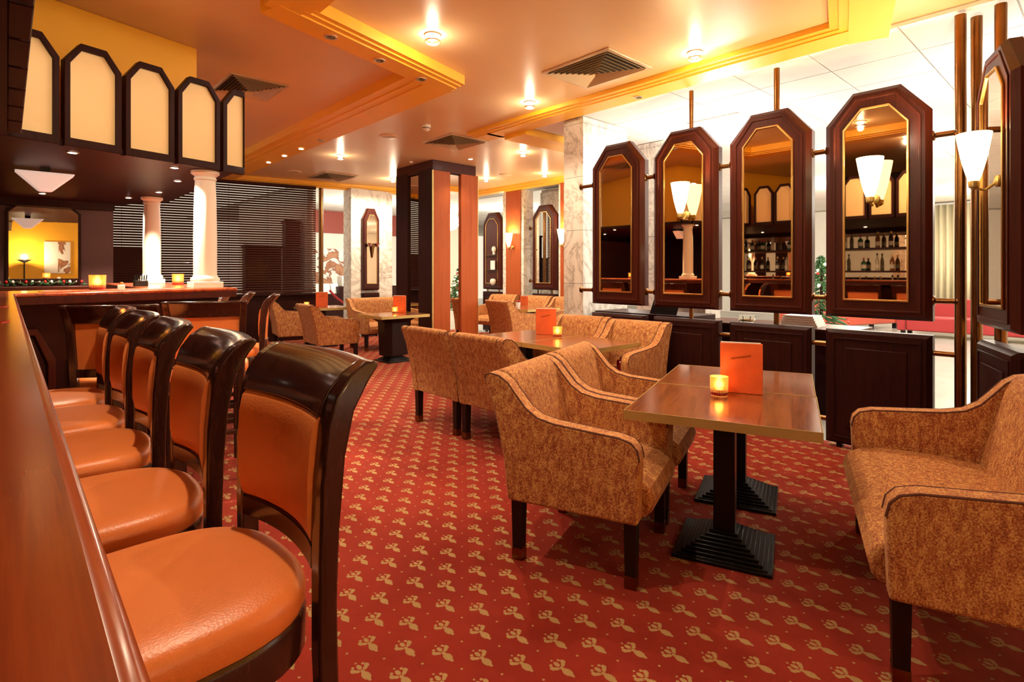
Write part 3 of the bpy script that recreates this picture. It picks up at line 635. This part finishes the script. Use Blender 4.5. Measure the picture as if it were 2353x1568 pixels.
t = thing('display_shelf', 'glass display shelves on the far case panel', 'shelf', (8.05, 9.5, 0))
for z in (1.08, 1.42, 1.75): G().box(-0.09, 0.0, -0.18, 0.18, z-0.008, z).obj('glass_shelf', 'glass', t)
tag(G().lathe([(0.02, 0), (0.035, 0.02), (0.02, 0.05), (0.045, 0.09), (0.05, 0.14), (0.03, 0.18), (0.004, 0.19)], 16, (8.0, 9.36, 1.75)).obj('porcelain_bust', 'white', None, True), 'white porcelain bust on the top display shelf', 'figurine')
tag(G().box(7.985, 8.0, 9.32, 9.46, 1.42, 1.62).obj('white_card', 'paper'), 'white card on the middle display shelf', 'card')
tag(G().lathe([(0.03, 0), (0.06, 0.04), (0.065, 0.10), (0.05, 0.13), (0.01, 0.14)], 16, (7.99, 9.38, 1.08)).obj('porcelain_jar', 'white', None, True), 'white jar on the lowest display shelf', 'jar')
# ================================================================== MIRRORED PILLAR
pl = struct(bpy.data.objects.new('wall_pillar', None), 'square dark pillar clad with red wood boards and mirror strips'); COL.objects.link(pl)
PX0, PX1, PY0, PY1 = 5.10, 6.00, 7.50, 8.62
G().box(PX0, PX1, PY0, PY1, 3.02, ZC).obj('head_board', 'mahog', pl, bevel=0.004)
G().box(PX0+0.03, PX1-0.03, PY0+0.03, PY1-0.03, 0, 3.05).obj('core', 'mahog_dk', pl)
for a, b in ((0.0, 0.36), (0.66, 1.0)):      # side facing the bar
    G().box(PX0-0.012, PX0+0.03, PY0+(PY1-PY0)*a+0.004, PY0+(PY1-PY0)*b, 0, 3.06).obj('board', 'mahog_dk', pl, bevel=0.004)
G().box(PX0+0.022, PX0+0.031, PY0+0.40, PY0+0.74, 0.1, 3.0).obj('mirror_strip', 'mirror_cl', pl)
for a, b in ((0.0, 0.38), (0.63, 1.03)):
    G().box(PX0+(PX1-PX0)*a, PX0+(PX1-PX0)*b, PY0-0.02, PY0+0.03, 0, 3.03).obj('board', 'pillarwood', pl, bevel=0.004)
G().box(PX0+0.33, PX0+0.58, PY0+0.020, PY0+0.031, 0.1, 3.0).obj('mirror_strip', 'mirror_cl', pl)
G().box(PX0-0.016, PX0+0.002, PY0-0.024, PY0-0.006, 0, 3.03).obj('brass_corner', 'brass', pl)
G().box(PX1+0.024, PX1+0.034, PY0-0.024, PY0-0.006, 0, 3.03).obj('brass_corner', 'brass', pl)

# ================================================================== BLINDS
def blind(label, s0, s1, z0, z1, pitch=0.0455):
    t = thing('venetian_blind', label, 'blind', wall_pt((s0+s1)/2, 0.03), WA, 'dark venetian blinds'); hw = (s1-s0)/2
    n = int((z1-z0)/pitch); me = None
    for k in range(n):
        if me is None:
            o = G().prism([(-0.012, -0.0178), (-0.010, -0.0186), (0.014, 0.0178), (0.012, 0.0186)], 'x', -hw, hw).obj('slat', 'blindwood', t); me = o.data
        else:
            o = bpy.data.objects.new('slat', me); COL.objects.link(o); o.parent = t
        o.location = (0, 0, z0+0.05+k*pitch)
    G().box(-hw, hw, -0.02, 0.02, z0, z0+0.03).obj('bottom_rail', 'blindwood', t)
    G().box(-hw, hw, -0.03, 0.03, z1, z1+0.05).obj('head_rail', 'blindwood', t)
    for x in (-hw*0.75, 0.0, hw*0.75): G().box(x-0.002, x+0.002, -0.022, -0.020, z0, z1).obj('cord', 'blindwood', t)
    return t
blind('venetian blind behind the white columns', -2.0, -0.42, 0.97, 3.06)
blind('wide venetian blind left of the lobby opening', -0.38, 1.44, 0.96, 3.06)
o = G().lathe([(0.045, 0.0), (0.045, 3.1)], 20, wall_pt(1.55, 0.0)).obj('brass_post', 'oldbrass', None, True); tag(o, 'brass post beside the window blinds', 'post')
for k, (x, y, wd, h, lab) in enumerate(((4.08, 12.5, 0.75, 1.95, 'low dark building outside the window'), (4.42, 11.75, 0.30, 2.45, 'tall dark building outside the window'), (1.6, 15.0, 2.0, 1.9, 'dark building outside behind the white columns'))):
    t = thing('outside_building', lab, 'building', (x, y, -0.05)); G().box(-wd/2, wd/2, -0.1, 0.1, 0, h).obj('facade', 'mahog_dk', t); G().box(-wd/2-0.02, wd/2+0.02, -0.12, 0.12, h, h+0.05).obj('parapet', 'mahog_dk', t)

# ================================================================== CEILING FITTINGS
def vent(label, x0, x1, y0, y1):
    t = thing('ceiling_vent', label, 'vent', ((x0+x1)/2, (y0+y1)/2, ZC), 0, 'square ceiling vents'); a, b = (x1-x0)/2, (y1-y0)/2
    q = lambda k, e=0: [(-a*k+e, -b*k+e), (a*k-e, -b*k+e), (a*k-e, b*k-e), (-a*k+e, b*k-e)]
    G().ringpoly(q(1.0), q(0.90), 'z', -0.016, 0.0).obj('frame', 'dial', t, bevel=0.003)
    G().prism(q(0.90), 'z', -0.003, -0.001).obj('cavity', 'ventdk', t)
    n = 8
    for k in range(n):
        ko = 0.88-0.86*k/n; ki = ko-0.055
        z0 = -0.006-0.004*k
        G().loft([[(x, y, z0-0.020) for x, y in q(ko)], [(x, y, z0) for x, y in q(ki)], [(x, y, z0-0.002) for x, y in q(ki)], [(x, y, z0-0.022) for x, y in q(ko)]], False).obj('slat', 'grey', t)
    return t
vent('square louvred vent nearest, above the screen', 3.60, 4.22, 2.78, 3.54); vent('square louvred vent by the smoke detector', 4.31, 4.96, 5.90, 6.60)
vent('square louvred vent beside the cream canopy', 1.50, 2.03, 5.44, 6.11); vent('square louvred vent farthest, by the ochre cornice', 4.28, 4.93, 9.72, 10.56)
def ceiling_lamp(label, x, y, r=0.062, power=LAMP_W, cone=128, blend=0.9):
    t = thing('ceiling_lamp', label, 'ceiling lamp', (x, y, ZC), 0, 'lit glass ceiling lamps'); n = 24
    c = lambda q: [(q*math.cos(2*math.pi*i/n), q*math.sin(2*math.pi*i/n)) for i in range(n)]
    G().ringpoly(c(r), c(r*0.86), 'z', -0.010, 0.0).obj('rim', 'dial', t, True)
    G().ringpoly(c(r*0.98), c(r*0.94), 'z', -0.060, -0.045).obj('glass_ring', 'silver', t, True)
    for i in range(3):
        a = i*2.094; G().tube([(r*0.95*math.cos(a), r*0.95*math.sin(a), -0.01), (r*0.95*math.cos(a), r*0.95*math.sin(a), -0.046)], 0.003, 6).obj('strut', 'silver', t)
    G().lathe([(0.018, -0.004), (r*0.5, -0.022), (r*0.55, -0.035), (r*0.3, -0.050), (0.003, -0.054)], 18).obj('bulb', 'bulb', t, True)
    light('lamp_light', 'SPOT', (0, 0, -0.075), power, WARM, 0.03, t, cone, blend)
    light('lamp_halo', 'POINT', (0, 0, -0.085), power*0.055, WARM, 0.03, t)
    return t
for lab, x, y in (('brightest ceiling lamp beside the oblique beam', 2.414, 3.549), ('ceiling lamp between the big vent and the screen beam', 4.214, 2.363), ('ceiling lamp left of the screen beam', 4.147, 4.26), ('ceiling lamp left of the pillar above the blinds', 3.852, 8.206),
                  ('ceiling lamp above the far lounge behind the screen beam', 5.80, 6.10), ('ceiling lamp right of the pillar near the far cornice', 6.9, 8.3), ('ceiling lamp near the marble pier over the far table', 7.35, 7.15)):
    ceiling_lamp(lab, x, y)
ceiling_lamp('added fill lamp out of frame above the nearest armchair', 1.95, 2.1, power=LAMP_W*0.45); ceiling_lamp('added fill lamp out of frame above the bar counter', 0.70, 1.9, power=LAMP_W*0.85, cone=172, blend=0.15)  # two unseen lamps added as fill for the stools and canopy
ceiling_lamp('ceiling lamp hidden behind the mirrored pillar', 5.6, 9.6, power=LAMP_W*2.2, cone=170, blend=0.3)
for lab, x, y in (('lit spotlight at the end of the screen beam', 4.845, 5.80), ('lit spotlight in front of the pillar head', 5.528, 7.05)):
    recess_spot('ceiling_spotlight', lab, x, y, ZC, 0.05, True, 'lit ceiling spotlights', SPOT_W)
for k, (x, y) in enumerate(((3.02, 7.66), (3.02, 8.29), (3.02, 8.96))):
    recess_spot('beam_spotlight', ['lit beam spotlight nearest of three', 'lit beam spotlight middle of three', 'lit beam spotlight farthest of three'][k], x, y, 3.09, 0.045, True, 'lit spotlights in the long beam', SPOT_W*0.7)
sc_ = 1.71/1.76
for k, (x, y, z) in enumerate(((1.789*sc_, 3.972*sc_, 3.09), (2.287*sc_, 4.14*sc_, 3.09), (2.788*sc_, 4.287*sc_, 3.09), (3.02, 7.0, 3.09), (4.70, 3.256, 3.14))):
    recess_spot('unlit_spotlight', ['unlit recessed spotlight leftmost in the oblique beam', 'unlit recessed spotlight middle of the oblique beam', 'unlit recessed spotlight rightmost in the oblique beam', 'unlit recessed spotlight in the long beam', 'unlit recessed spotlight in the screen beam'][k], x, y, z, 0.048, False, 'unlit recessed spotlights')
for k, (x, y) in enumerate(((3.786, 6.607), (6.927, 7.774), (3.861, 10.1))):
    t = thing('ceiling_speaker', ['round ceiling speaker beside the smoke detector', 'round ceiling speaker right of the pillar', 'round ceiling speaker above the blinds'][k], 'speaker', (x, y, ZC), 0, 'round ceiling speakers')
    G().lathe([(0.125, 0), (0.12, -0.012), (0.10, -0.014)], 32).obj('rim', 'ceil', t, True); G().lathe([(0.098, -0.013), (0.06, -0.016), (0.003, -0.017)], 32).obj('grille', 'grey', t, True)
t = thing('smoke_detector', 'white smoke detector between the vents', 'smoke detector', (3.85, 5.80, ZC))
G().lathe([(0.055, 0), (0.055, -0.025), (0.05, -0.03)], 24).obj('base', 'white', t, True); G().lathe([(0.045, -0.03), (0.048, -0.05), (0.028, -0.07), (0.015, -0.072)], 24).obj('head', 'white', t, True)
G().lathe([(0.0485, -0.036), (0.0485, -0.044)], 24, cap=False).obj('grille', 'black', t, True)
t = thing('ceiling_sensor', 'tiny ceiling sensor before the pillar', 'sensor', (4.95, 7.9, ZC)); G().lathe([(0.03, 0), (0.025, -0.02), (0.004, -0.024)], 14).obj('dome', 'white', t, True)
# lobby fill panels, added to light the lobby bright
LPN = ['nearest behind the middle of the screen', 'behind the corner posts', 'over the christmas tree', 'out of frame beyond the corner posts', 'before the long coral sofa', 'before the dark red sofa', 'behind the far arched panels', 'beyond the far marble wall', 'over the reception rope', 'before the curtain']
for k, (x, y) in enumerate(((6.4, 3.2), (6.4, 0.2), (9.5, 2.0), (9.5, -1.2), (12.5, 3.5), (12.5, 0.2), (10.0, 7.5), (10.5, 11.5), (6.8, 13.0), (15.5, 2.0))):
    t = thing('fill_panel', 'added lobby fill panel '+LPN[k], 'ceiling lamp', (x, y, 3.176), 0, 'added lobby fill panels')
    G().ringpoly([(-0.32, -0.32), (0.32, -0.32), (0.32, 0.32), (-0.32, 0.32)], [(-0.30, -0.30), (0.30, -0.30), (0.30, 0.30), (-0.30, 0.30)], 'z', -0.014, 0).obj('frame', 'tile', t)
    G().box(-0.30, 0.30, -0.30, 0.30, -0.010, -0.004).obj('diffuser', 'fill_glow', t)
    light('fill_light', 'POINT', (0, 0, -0.35), 130, (1.0, 0.90, 0.76), 0.25, t)
# ================================================================== BACK BAR
t = thing('wall_mirror', 'dark framed mirror with cut corners behind the bar', 'mirror', (0.305, 8.045, 0))
oc = [(-0.32, 1.24), (0.32, 1.24), (0.32, 2.03), (0.24, 2.11), (-0.24, 2.11), (-0.32, 2.03)]; ic = [(-0.295, 1.30), (0.295, 1.30), (0.295, 2.02), (0.228, 2.085), (-0.228, 2.085), (-0.295, 2.02)]
G().ringpoly(oc, ic, 'y', -0.035, 0.0).obj('frame', 'mahog_dk', t, bevel=0.004); G().prism(ic, 'y', -0.008, 0).obj('mirror', 'mirror_cl', t)
lg = tag(G().box(-2.3, 0.9, 7.70, 8.05, 1.17, 1.22).obj('wall_ledge', 'mahog', None, bevel=0.006), 'dark ledge under the bar mirror', 'shelf')
t = thing('garland', 'fir garland with red and white baubles on the ledge', 'garland', (0.25, 7.80, 1.22)); t.scale = (1.15, 1.5, 1.6); g = G(); gr = G(); gw = G()
for k in range(70):
    x = random.uniform(-0.38, 0.36); a = random.uniform(0, 6.28); l = random.uniform(0.02, 0.045); y = random.uniform(-0.02, 0.02); z = random.uniform(0.012, 0.03)
    g.tube([(x, y, z), (x+l*math.cos(a), y+l*math.sin(a)*0.5, max(0.004, z+random.uniform(-0.015, 0.02)))], 0.004, 4)
g.obj('needles', 'green', t)
for k in range(16):
    o = G().lathe([(0.002, -0.012), (0.010, -0.006), (0.012, 0), (0.010, 0.006), (0.002, 0.012)], 10, (-0.36+0.045*k, random.uniform(-0.02, 0.01), 0.03)).obj('bauble', ['red', 'paper', 'chrome'][k % 3], t, True)
# shelves with bottles behind the long bar (seen in the mirrors)
sh = thing('back_bar_shelf', 'mahogany back bar shelf unit behind the long counter', 'shelf', (-2.38, 3.9, 0))
for z in (0.0, 0.96, 1.36, 1.78): G().box(0, 0.32 if z > 0.9 else 0.45, -1.9, 1.9, z, z+0.035 if z else 0.9).obj('shelf_board' if z else 'cupboard', 'mahog', sh, bevel=0.003)
G().box(-0.015, -0.002, -1.9, 1.9, 0.95, 2.1).obj('mirror_back', 'mirror_cl', sh)
bp = []
def make_bottle(kind):
    t = thing('bottle', 'x', 'bottle'); p = [[(0.036, 0), (0.038, 0.01), (0.038, 0.17), (0.030, 0.20), (0.013, 0.23), (0.013, 0.28)], [(0.042, 0), (0.044, 0.01), (0.044, 0.13), (0.036, 0.16), (0.014, 0.18), (0.014, 0.23)], [(0.032, 0), (0.033, 0.01), (0.033, 0.19), (0.012, 0.25), (0.012, 0.31)]][kind % 3]
    G().lathe(p, 14).obj('body', BOT[kind % 4], t, True); h = p[-1][1]
    G().lathe([(p[-1][0]+0.002, h-0.03), (p[-1][0]+0.002, h+0.01)], 12).obj('cap', ['gold', 'red', 'black'][kind % 3], t)
    G().lathe([(p[2][0]+0.0007, 0.04), (p[2][0]+0.0007, 0.11)], 14, cap=False).obj('label', 'paper', t)
    return t
protos = [make_bottle(k) for k in range(4)]; usedb = [False]*4
for zi, z in enumerate((0.995, 1.395, 1.815)):
    for k in range(14):
        i = random.randrange(4)
        b = place(protos[i], usedb[i], 'bottle on the %s back bar shelf reflected in the screen mirrors' % ['bottom', 'middle', 'top'][zi], (-2.38+0.16+random.uniform(-0.05, 0.05), 2.2+k*0.26+random.uniform(-0.05, 0.05), z+0.001), random.uniform(0, 6), 'bottles on the %s back bar shelf' % ['bottom', 'middle', 'top'][zi]); usedb[i] = True
for lab, x, y in (('ceiling spot over the back bar shelves, nearer', -1.6, 3.0), ('ceiling spot over the back bar shelves, farther', -1.6, 4.8)):
    recess_spot('canopy_spotlight', lab, x, y, 2.171, 0.035, True, 'spotlights over the back bar', 20)
struct(G().box(-2.4, 4.85, -3.2, -3.05, 0, ZC).obj('wall_front', 'yellow'), 'yellow wall seen in the bar mirror')
t = thing('floor_lamp', 'slim floor lamp seen in the bar mirror', 'lamp', (0.32, -2.75, 0)); G().lathe([(0.14, 0), (0.13, 0.02), (0.015, 0.03), (0.015, 1.6)], 16).obj('stand', 'black', t, True); G().lathe([(0.02, 1.6), (0.16, 1.68), (0.155, 1.68), (0.018, 1.61)], 20).obj('bowl', 'black', t, True)
light('floor_lamp_light', 'POINT', (0, 0, 1.75), 60, (1.0, 0.8, 0.5), 0.06, t)
t = thing('framed_picture', 'black and white picture seen in the bar mirror', 'picture', (1.0, -3.045, 1.75)); G().box(-0.28, 0.0, 0, 0.02, -0.42, 0.42).obj('mount', 'paper', t); G().box(0.0, 0.26, 0, 0.02, -0.42, 0.42).obj('print', 'poster', t)
# small things on the bar
t = thing('tealight_holder', 'small white holder beside the tall bar candle', 'holder', (0.60, 4.79, 1.25)); G().box(-0.02, 0.02, -0.02, 0.02, 0, 0.035).obj('cube', 'paper', t, bevel=0.004); G().lathe([(0.012, 0.035), (0.014, 0.05), (0.004, 0.055)], 10).obj('knob', 'gold', t, True)
t = thing('bar_caddy', 'black bar caddy with sticks near the rear column', 'caddy', (0.86, 5.75, 1.25)); G().box(-0.05, 0.05, -0.04, 0.04, 0, 0.05).obj('box', 'black', t, bevel=0.003)
for k in range(6): G().tube([(-0.04+0.016*k, 0, 0.04), (-0.045+0.018*k, 0.0, 0.10)], 0.005, 6).obj('stick', 'black', t)
for k, (x, y) in enumerate(((-0.03, 2.77), (-0.03, 1.93))):
    tag(G().prism([(-0.03, -0.02), (0.02, -0.03), (0.035, 0.01), (0.0, 0.03)], 'z', 0.0, 0.002).shift(x, y, 1.25).obj('paper_napkin', 'red'), ['small red napkin farther along the bar top', 'small red napkin nearer on the bar top'][k], 'napkin')
# red runner on the oblique bar top
g = G().box(0.18, 1.02, 0.10, 0.22, 1.25, 1.253).rot(RO).shift(0.034, 4.352, 0); tag(g.obj('table_runner', 'ltred'), 'thin red runner under the candle on the bar', 'runner')
# bauble pot on armchair seat
t = thing('bauble_pot', 'dark pot of red baubles on the armchair seat by the screen', 'decoration', (4.15, 3.05, 0.475))
G().lathe([(0.04, 0), (0.055, 0.06), (0.05, 0.06), (0.036, 0.006)], 16).obj('pot', 'wax', t, True)
for k in range(7): G().lathe([(0.002, -0.024), (0.017, -0.017), (0.024, 0), (0.017, 0.017), (0.002, 0.024)], 12, (0.03*math.cos(k*1.05)*(k < 6), 0.03*math.sin(k*1.05)*(k < 6), 0.075 if k < 6 else 0.105)).obj('bauble', 'red', t, True)
# poinsettia on the far table
t = thing('poinsettia', 'small red flower in a white pot on the far table', 'plant', (6.93, 7.42, 0.721))
G().lathe([(0.035, 0), (0.045, 0.09), (0.04, 0.09), (0.03, 0.01)], 14).obj('pot', 'paper', t, True)
for k in range(9):
    a = k*0.7; G().loft([[(0.0, 0, 0.10), (0.012*math.cos(a+1.57), 0.012*math.sin(a+1.57), 0.105)], [(0.045*math.cos(a-0.25), 0.045*math.sin(a-0.25), 0.13), (0.045*math.cos(a+0.25), 0.045*math.sin(a+0.25), 0.13)], [(0.08*math.cos(a), 0.08*math.sin(a), 0.115), (0.08*math.cos(a)+0.002, 0.08*math.sin(a), 0.113)]], False, False).obj('petal', 'red', t)

# ================================================================== LOBBY
def lobby_sofa(label, mat, loc, rz, W):
    t = thing('lobby_sofa', label, 'sofa', loc, rz, 'red lobby sofas')
    G().box(-W/2+0.15, W/2-0.15, -0.25, 0.35, 0.12, 0.42).obj('seat', mat, t, bevel=0.03); G().box(-W/2, W/2, 0.30, 0.48, 0.12, 0.80).obj('backrest', mat, t, bevel=0.03)
    for sx in (-1, 1): G().box(sx*(W/2-0.15), sx*W/2, -0.3, 0.35, 0.12, 0.62).obj('arm', mat, t, bevel=0.03)
    for sx in (-1, 1):
        for y in (-0.2, 0.38): G().box(sx*(W/2-0.1)-0.04, sx*(W/2-0.1)+0.04, y-0.04, y+0.04, 0, 0.12).obj('leg', 'black', t)
    return t
lobby_sofa('long coral red sofa far behind the screen', 'ltred', (14.6, 4.35, 0), R(-20), 3.2)
lobby_sofa('dark red sofa in the lobby beside the corner posts', 'redsofa', (14.4, 2.1, 0), R(-90), 2.2)
# curtain
g = G(); pts = []
n = 120
ring = []
for i in range(n+1):
    y = 1.2+2.4*i/n; x = 18.1+0.06*math.sin(i*0.9)
    ring.append((x, y))
g.loft([[(x, y, 0.15) for x, y in ring], [(x, y, 3.12) for x, y in ring]], False, False)
o = g.obj('curtain', 'curtain', None, True); sm = o.modifiers.new('solid', 'SOLIDIFY'); sm.thickness = 0.01
tag(o, 'pale green lobby curtain beside the corner posts', 'curtain')
t = thing('table_lamp', 'lit cylindrical lamp in front of the lobby curtain', 'lamp', (17.6, 2.05, 0)); G().lathe([(0.2, 0), (0.2, 0.55)], 20).obj('stand', 'mahog_dk', t, True); G().lathe([(0.02, 0.55), (0.02, 1.25)], 10).obj('stem', 'brass', t); G().lathe([(0.10, 1.25), (0.10, 1.72)], 20).obj('shade', 'lampsh', t, True)
light('table_lamp_light', 'POINT', (-0.15, 0, 1.5), 25, (1.0, 0.8, 0.5), 0.1, t)
# side counter behind the screen with things on it
t = thing('side_counter', 'low dark counter with marble end behind the screen', 'counter', (6.0, 2.75, 0)); G().box(-0.3, 0.3, -1.1, 1.0, 0, 0.80).obj('body', 'mahog_dk', t); G().box(-0.32, 0.32, -1.12, 1.02, 0.80, 0.83).obj('top', 'mahog', t, bevel=0.004); G().box(-0.15, 0.20, 0.40, 0.80, 0.83, 0.97).obj('marble_block', 'marble', t, bevel=0.004)
t = thing('glass_ashtray', 'cut glass ashtray on the counter behind the screen', 'ashtray', (5.95, 2.72, 0.83)); G().loft([[(r*math.cos(math.pi*i/4), r*math.sin(math.pi*i/4), z) for i in range(8)] for r, z in ((0.08, 0), (0.11, 0.07), (0.09, 0.07), (0.07, 0.02))]).obj('bowl', 'glass', t); G().lathe([(0.068, 0.02), (0.068, 0.035)], 12).obj('nuts', 'gold', t)
t = thing('paper_stack', 'stack of white papers on the counter behind the screen', 'paper', (5.95, 2.15, 0.83))
for k in range(5): G().box(-0.12, 0.12, -0.18+0.01*k, 0.18-0.008*k, 0.022*k, 0.022*k+0.019).obj('sheaf', 'paper', t)
tag(G().loft([[(-0.12, -0.16, 0.0), (0.0, -0.16, 0.22), (0.006, -0.16, 0.22), (-0.11, -0.16, 0.0)], [(-0.12, 0.16, 0.0), (0.0, 0.16, 0.22), (0.006, 0.16, 0.22), (-0.11, 0.16, 0.0)]]).shift(5.25, 3.25, 0.925).obj('screen_stand', 'black'), 'black slanted stand behind the first arched panel', 'stand')
tag(G().box(5.05, 5.6, 2.9, 4.1, 0, 0.925).obj('low_cabinet', 'mahog_dk', None, bevel=0.004), 'dark low cabinet behind the screen near the marble pier', 'cabinet')
# christmas tree
t = thing('christmas_tree', 'small lit christmas tree in the lobby between two panels', 'tree', (9.1, 3.02, 0)); G().lathe([(0.03, 0), (0.02, 1.5)], 10).obj('trunk', 'mahog_dk', t)
g = G()
for k in range(520):
    z = random.uniform(0.35, 1.62); rr = 0.50*(1.68-z)/1.33; a = random.uniform(0, 6.28); r0 = rr*random.uniform(0.1, 0.7); l = rr*random.uniform(0.25, 0.5)+0.03
    g.tube([(r0*math.cos(a), r0*math.sin(a), z), ((r0+l)*math.cos(a+0.2), (r0+l)*math.sin(a+0.2), z-random.uniform(0.0, 0.08))], 0.010, 4)
g.obj('needles', 'green', t)
for k in range(40):
    z = random.uniform(0.45, 1.55); rr = 0.50*(1.70-z)/1.33; a = random.uniform(0, 6.28); lit = k % 3 == 0
    G().lathe([(0.002, -0.02), (0.018, -0.012), (0.022, 0), (0.018, 0.012), (0.002, 0.02)], 8, (rr*math.cos(a), rr*math.sin(a), z)).obj('fairy_light' if lit else 'bauble', 'twink' if lit else 'red', t, True)
# reception seen through the opening
tag(G().box(6.25, 7.6, 15.72, 15.74, 0.55, 2.05).obj('wall_print', 'poster'), 'large print of brown carved figures on the reception wall', 'poster')
t = thing('reception_desk', 'dark reception desk behind the red rope', 'desk', (6.95, 14.0, 0)); G().box(-0.55, 1.2, -0.3, 0.3, 0, 0.98).obj('body', 'mahog_dk', t, bevel=0.005); G().box(-1.2, -0.55, -0.3, 0.3, 0, 0.80).obj('low_body', 'mahog_dk', t, bevel=0.005); G().box(-0.25, -0.07, -0.315, -0.30, 0.74, 0.92).obj('sign', 'red', t); G().box(-0.22, -0.10, -0.318, -0.315, 0.77, 0.89).obj('sign_mark', 'paper', t)
tag(G().box(6.55, 7.1, 13.85, 14.15, 0.98, 1.26).obj('white_box', 'paper', None, bevel=0.01), 'pale box standing on the reception desk', 'box')
for k in range(3):
    tag(G().loft([[(-0.10, -0.05, 0), (0.10, -0.05, 0), (0.10, 0.03, 0.26), (-0.10, 0.03, 0.26)], [(-0.10, -0.04, 0), (0.10, -0.04, 0), (0.10, 0.04, 0.26), (-0.10, 0.04, 0.26)]]).shift(5.92+0.22*k, 13.9, 0.80).obj('brochure', 'paper'), ['brochure leftmost on the reception desk', 'brochure middle on the reception desk', 'brochure rightmost on the reception desk'][k], 'brochure', 'brochures on the reception desk')
t = thing('rope_barrier', 'red rope barrier with brass stand before the reception', 'barrier', (6.15, 11.9, 0)); G().lathe([(0.16, 0), (0.15, 0.03), (0.02, 0.05), (0.02, 0.98), (0.035, 1.0), (0.02, 1.04)], 16, (0.45, 0.0, 0)).obj('stand', 'brass', t, True)
G().tube([(-0.75+1.2*i/14, 0.15*(1-i/14), 0.95-0.38*(1-((i-7)/7)**2)) for i in range(15)], 0.025, 10).obj('rope', 'rope', t, True)
G().tube([(0.45+0.9*i/14, 0.0, 0.95-0.40*(1-((i-7)/7)**2)) for i in range(15)], 0.025, 10).obj('rope', 'rope', t, True)
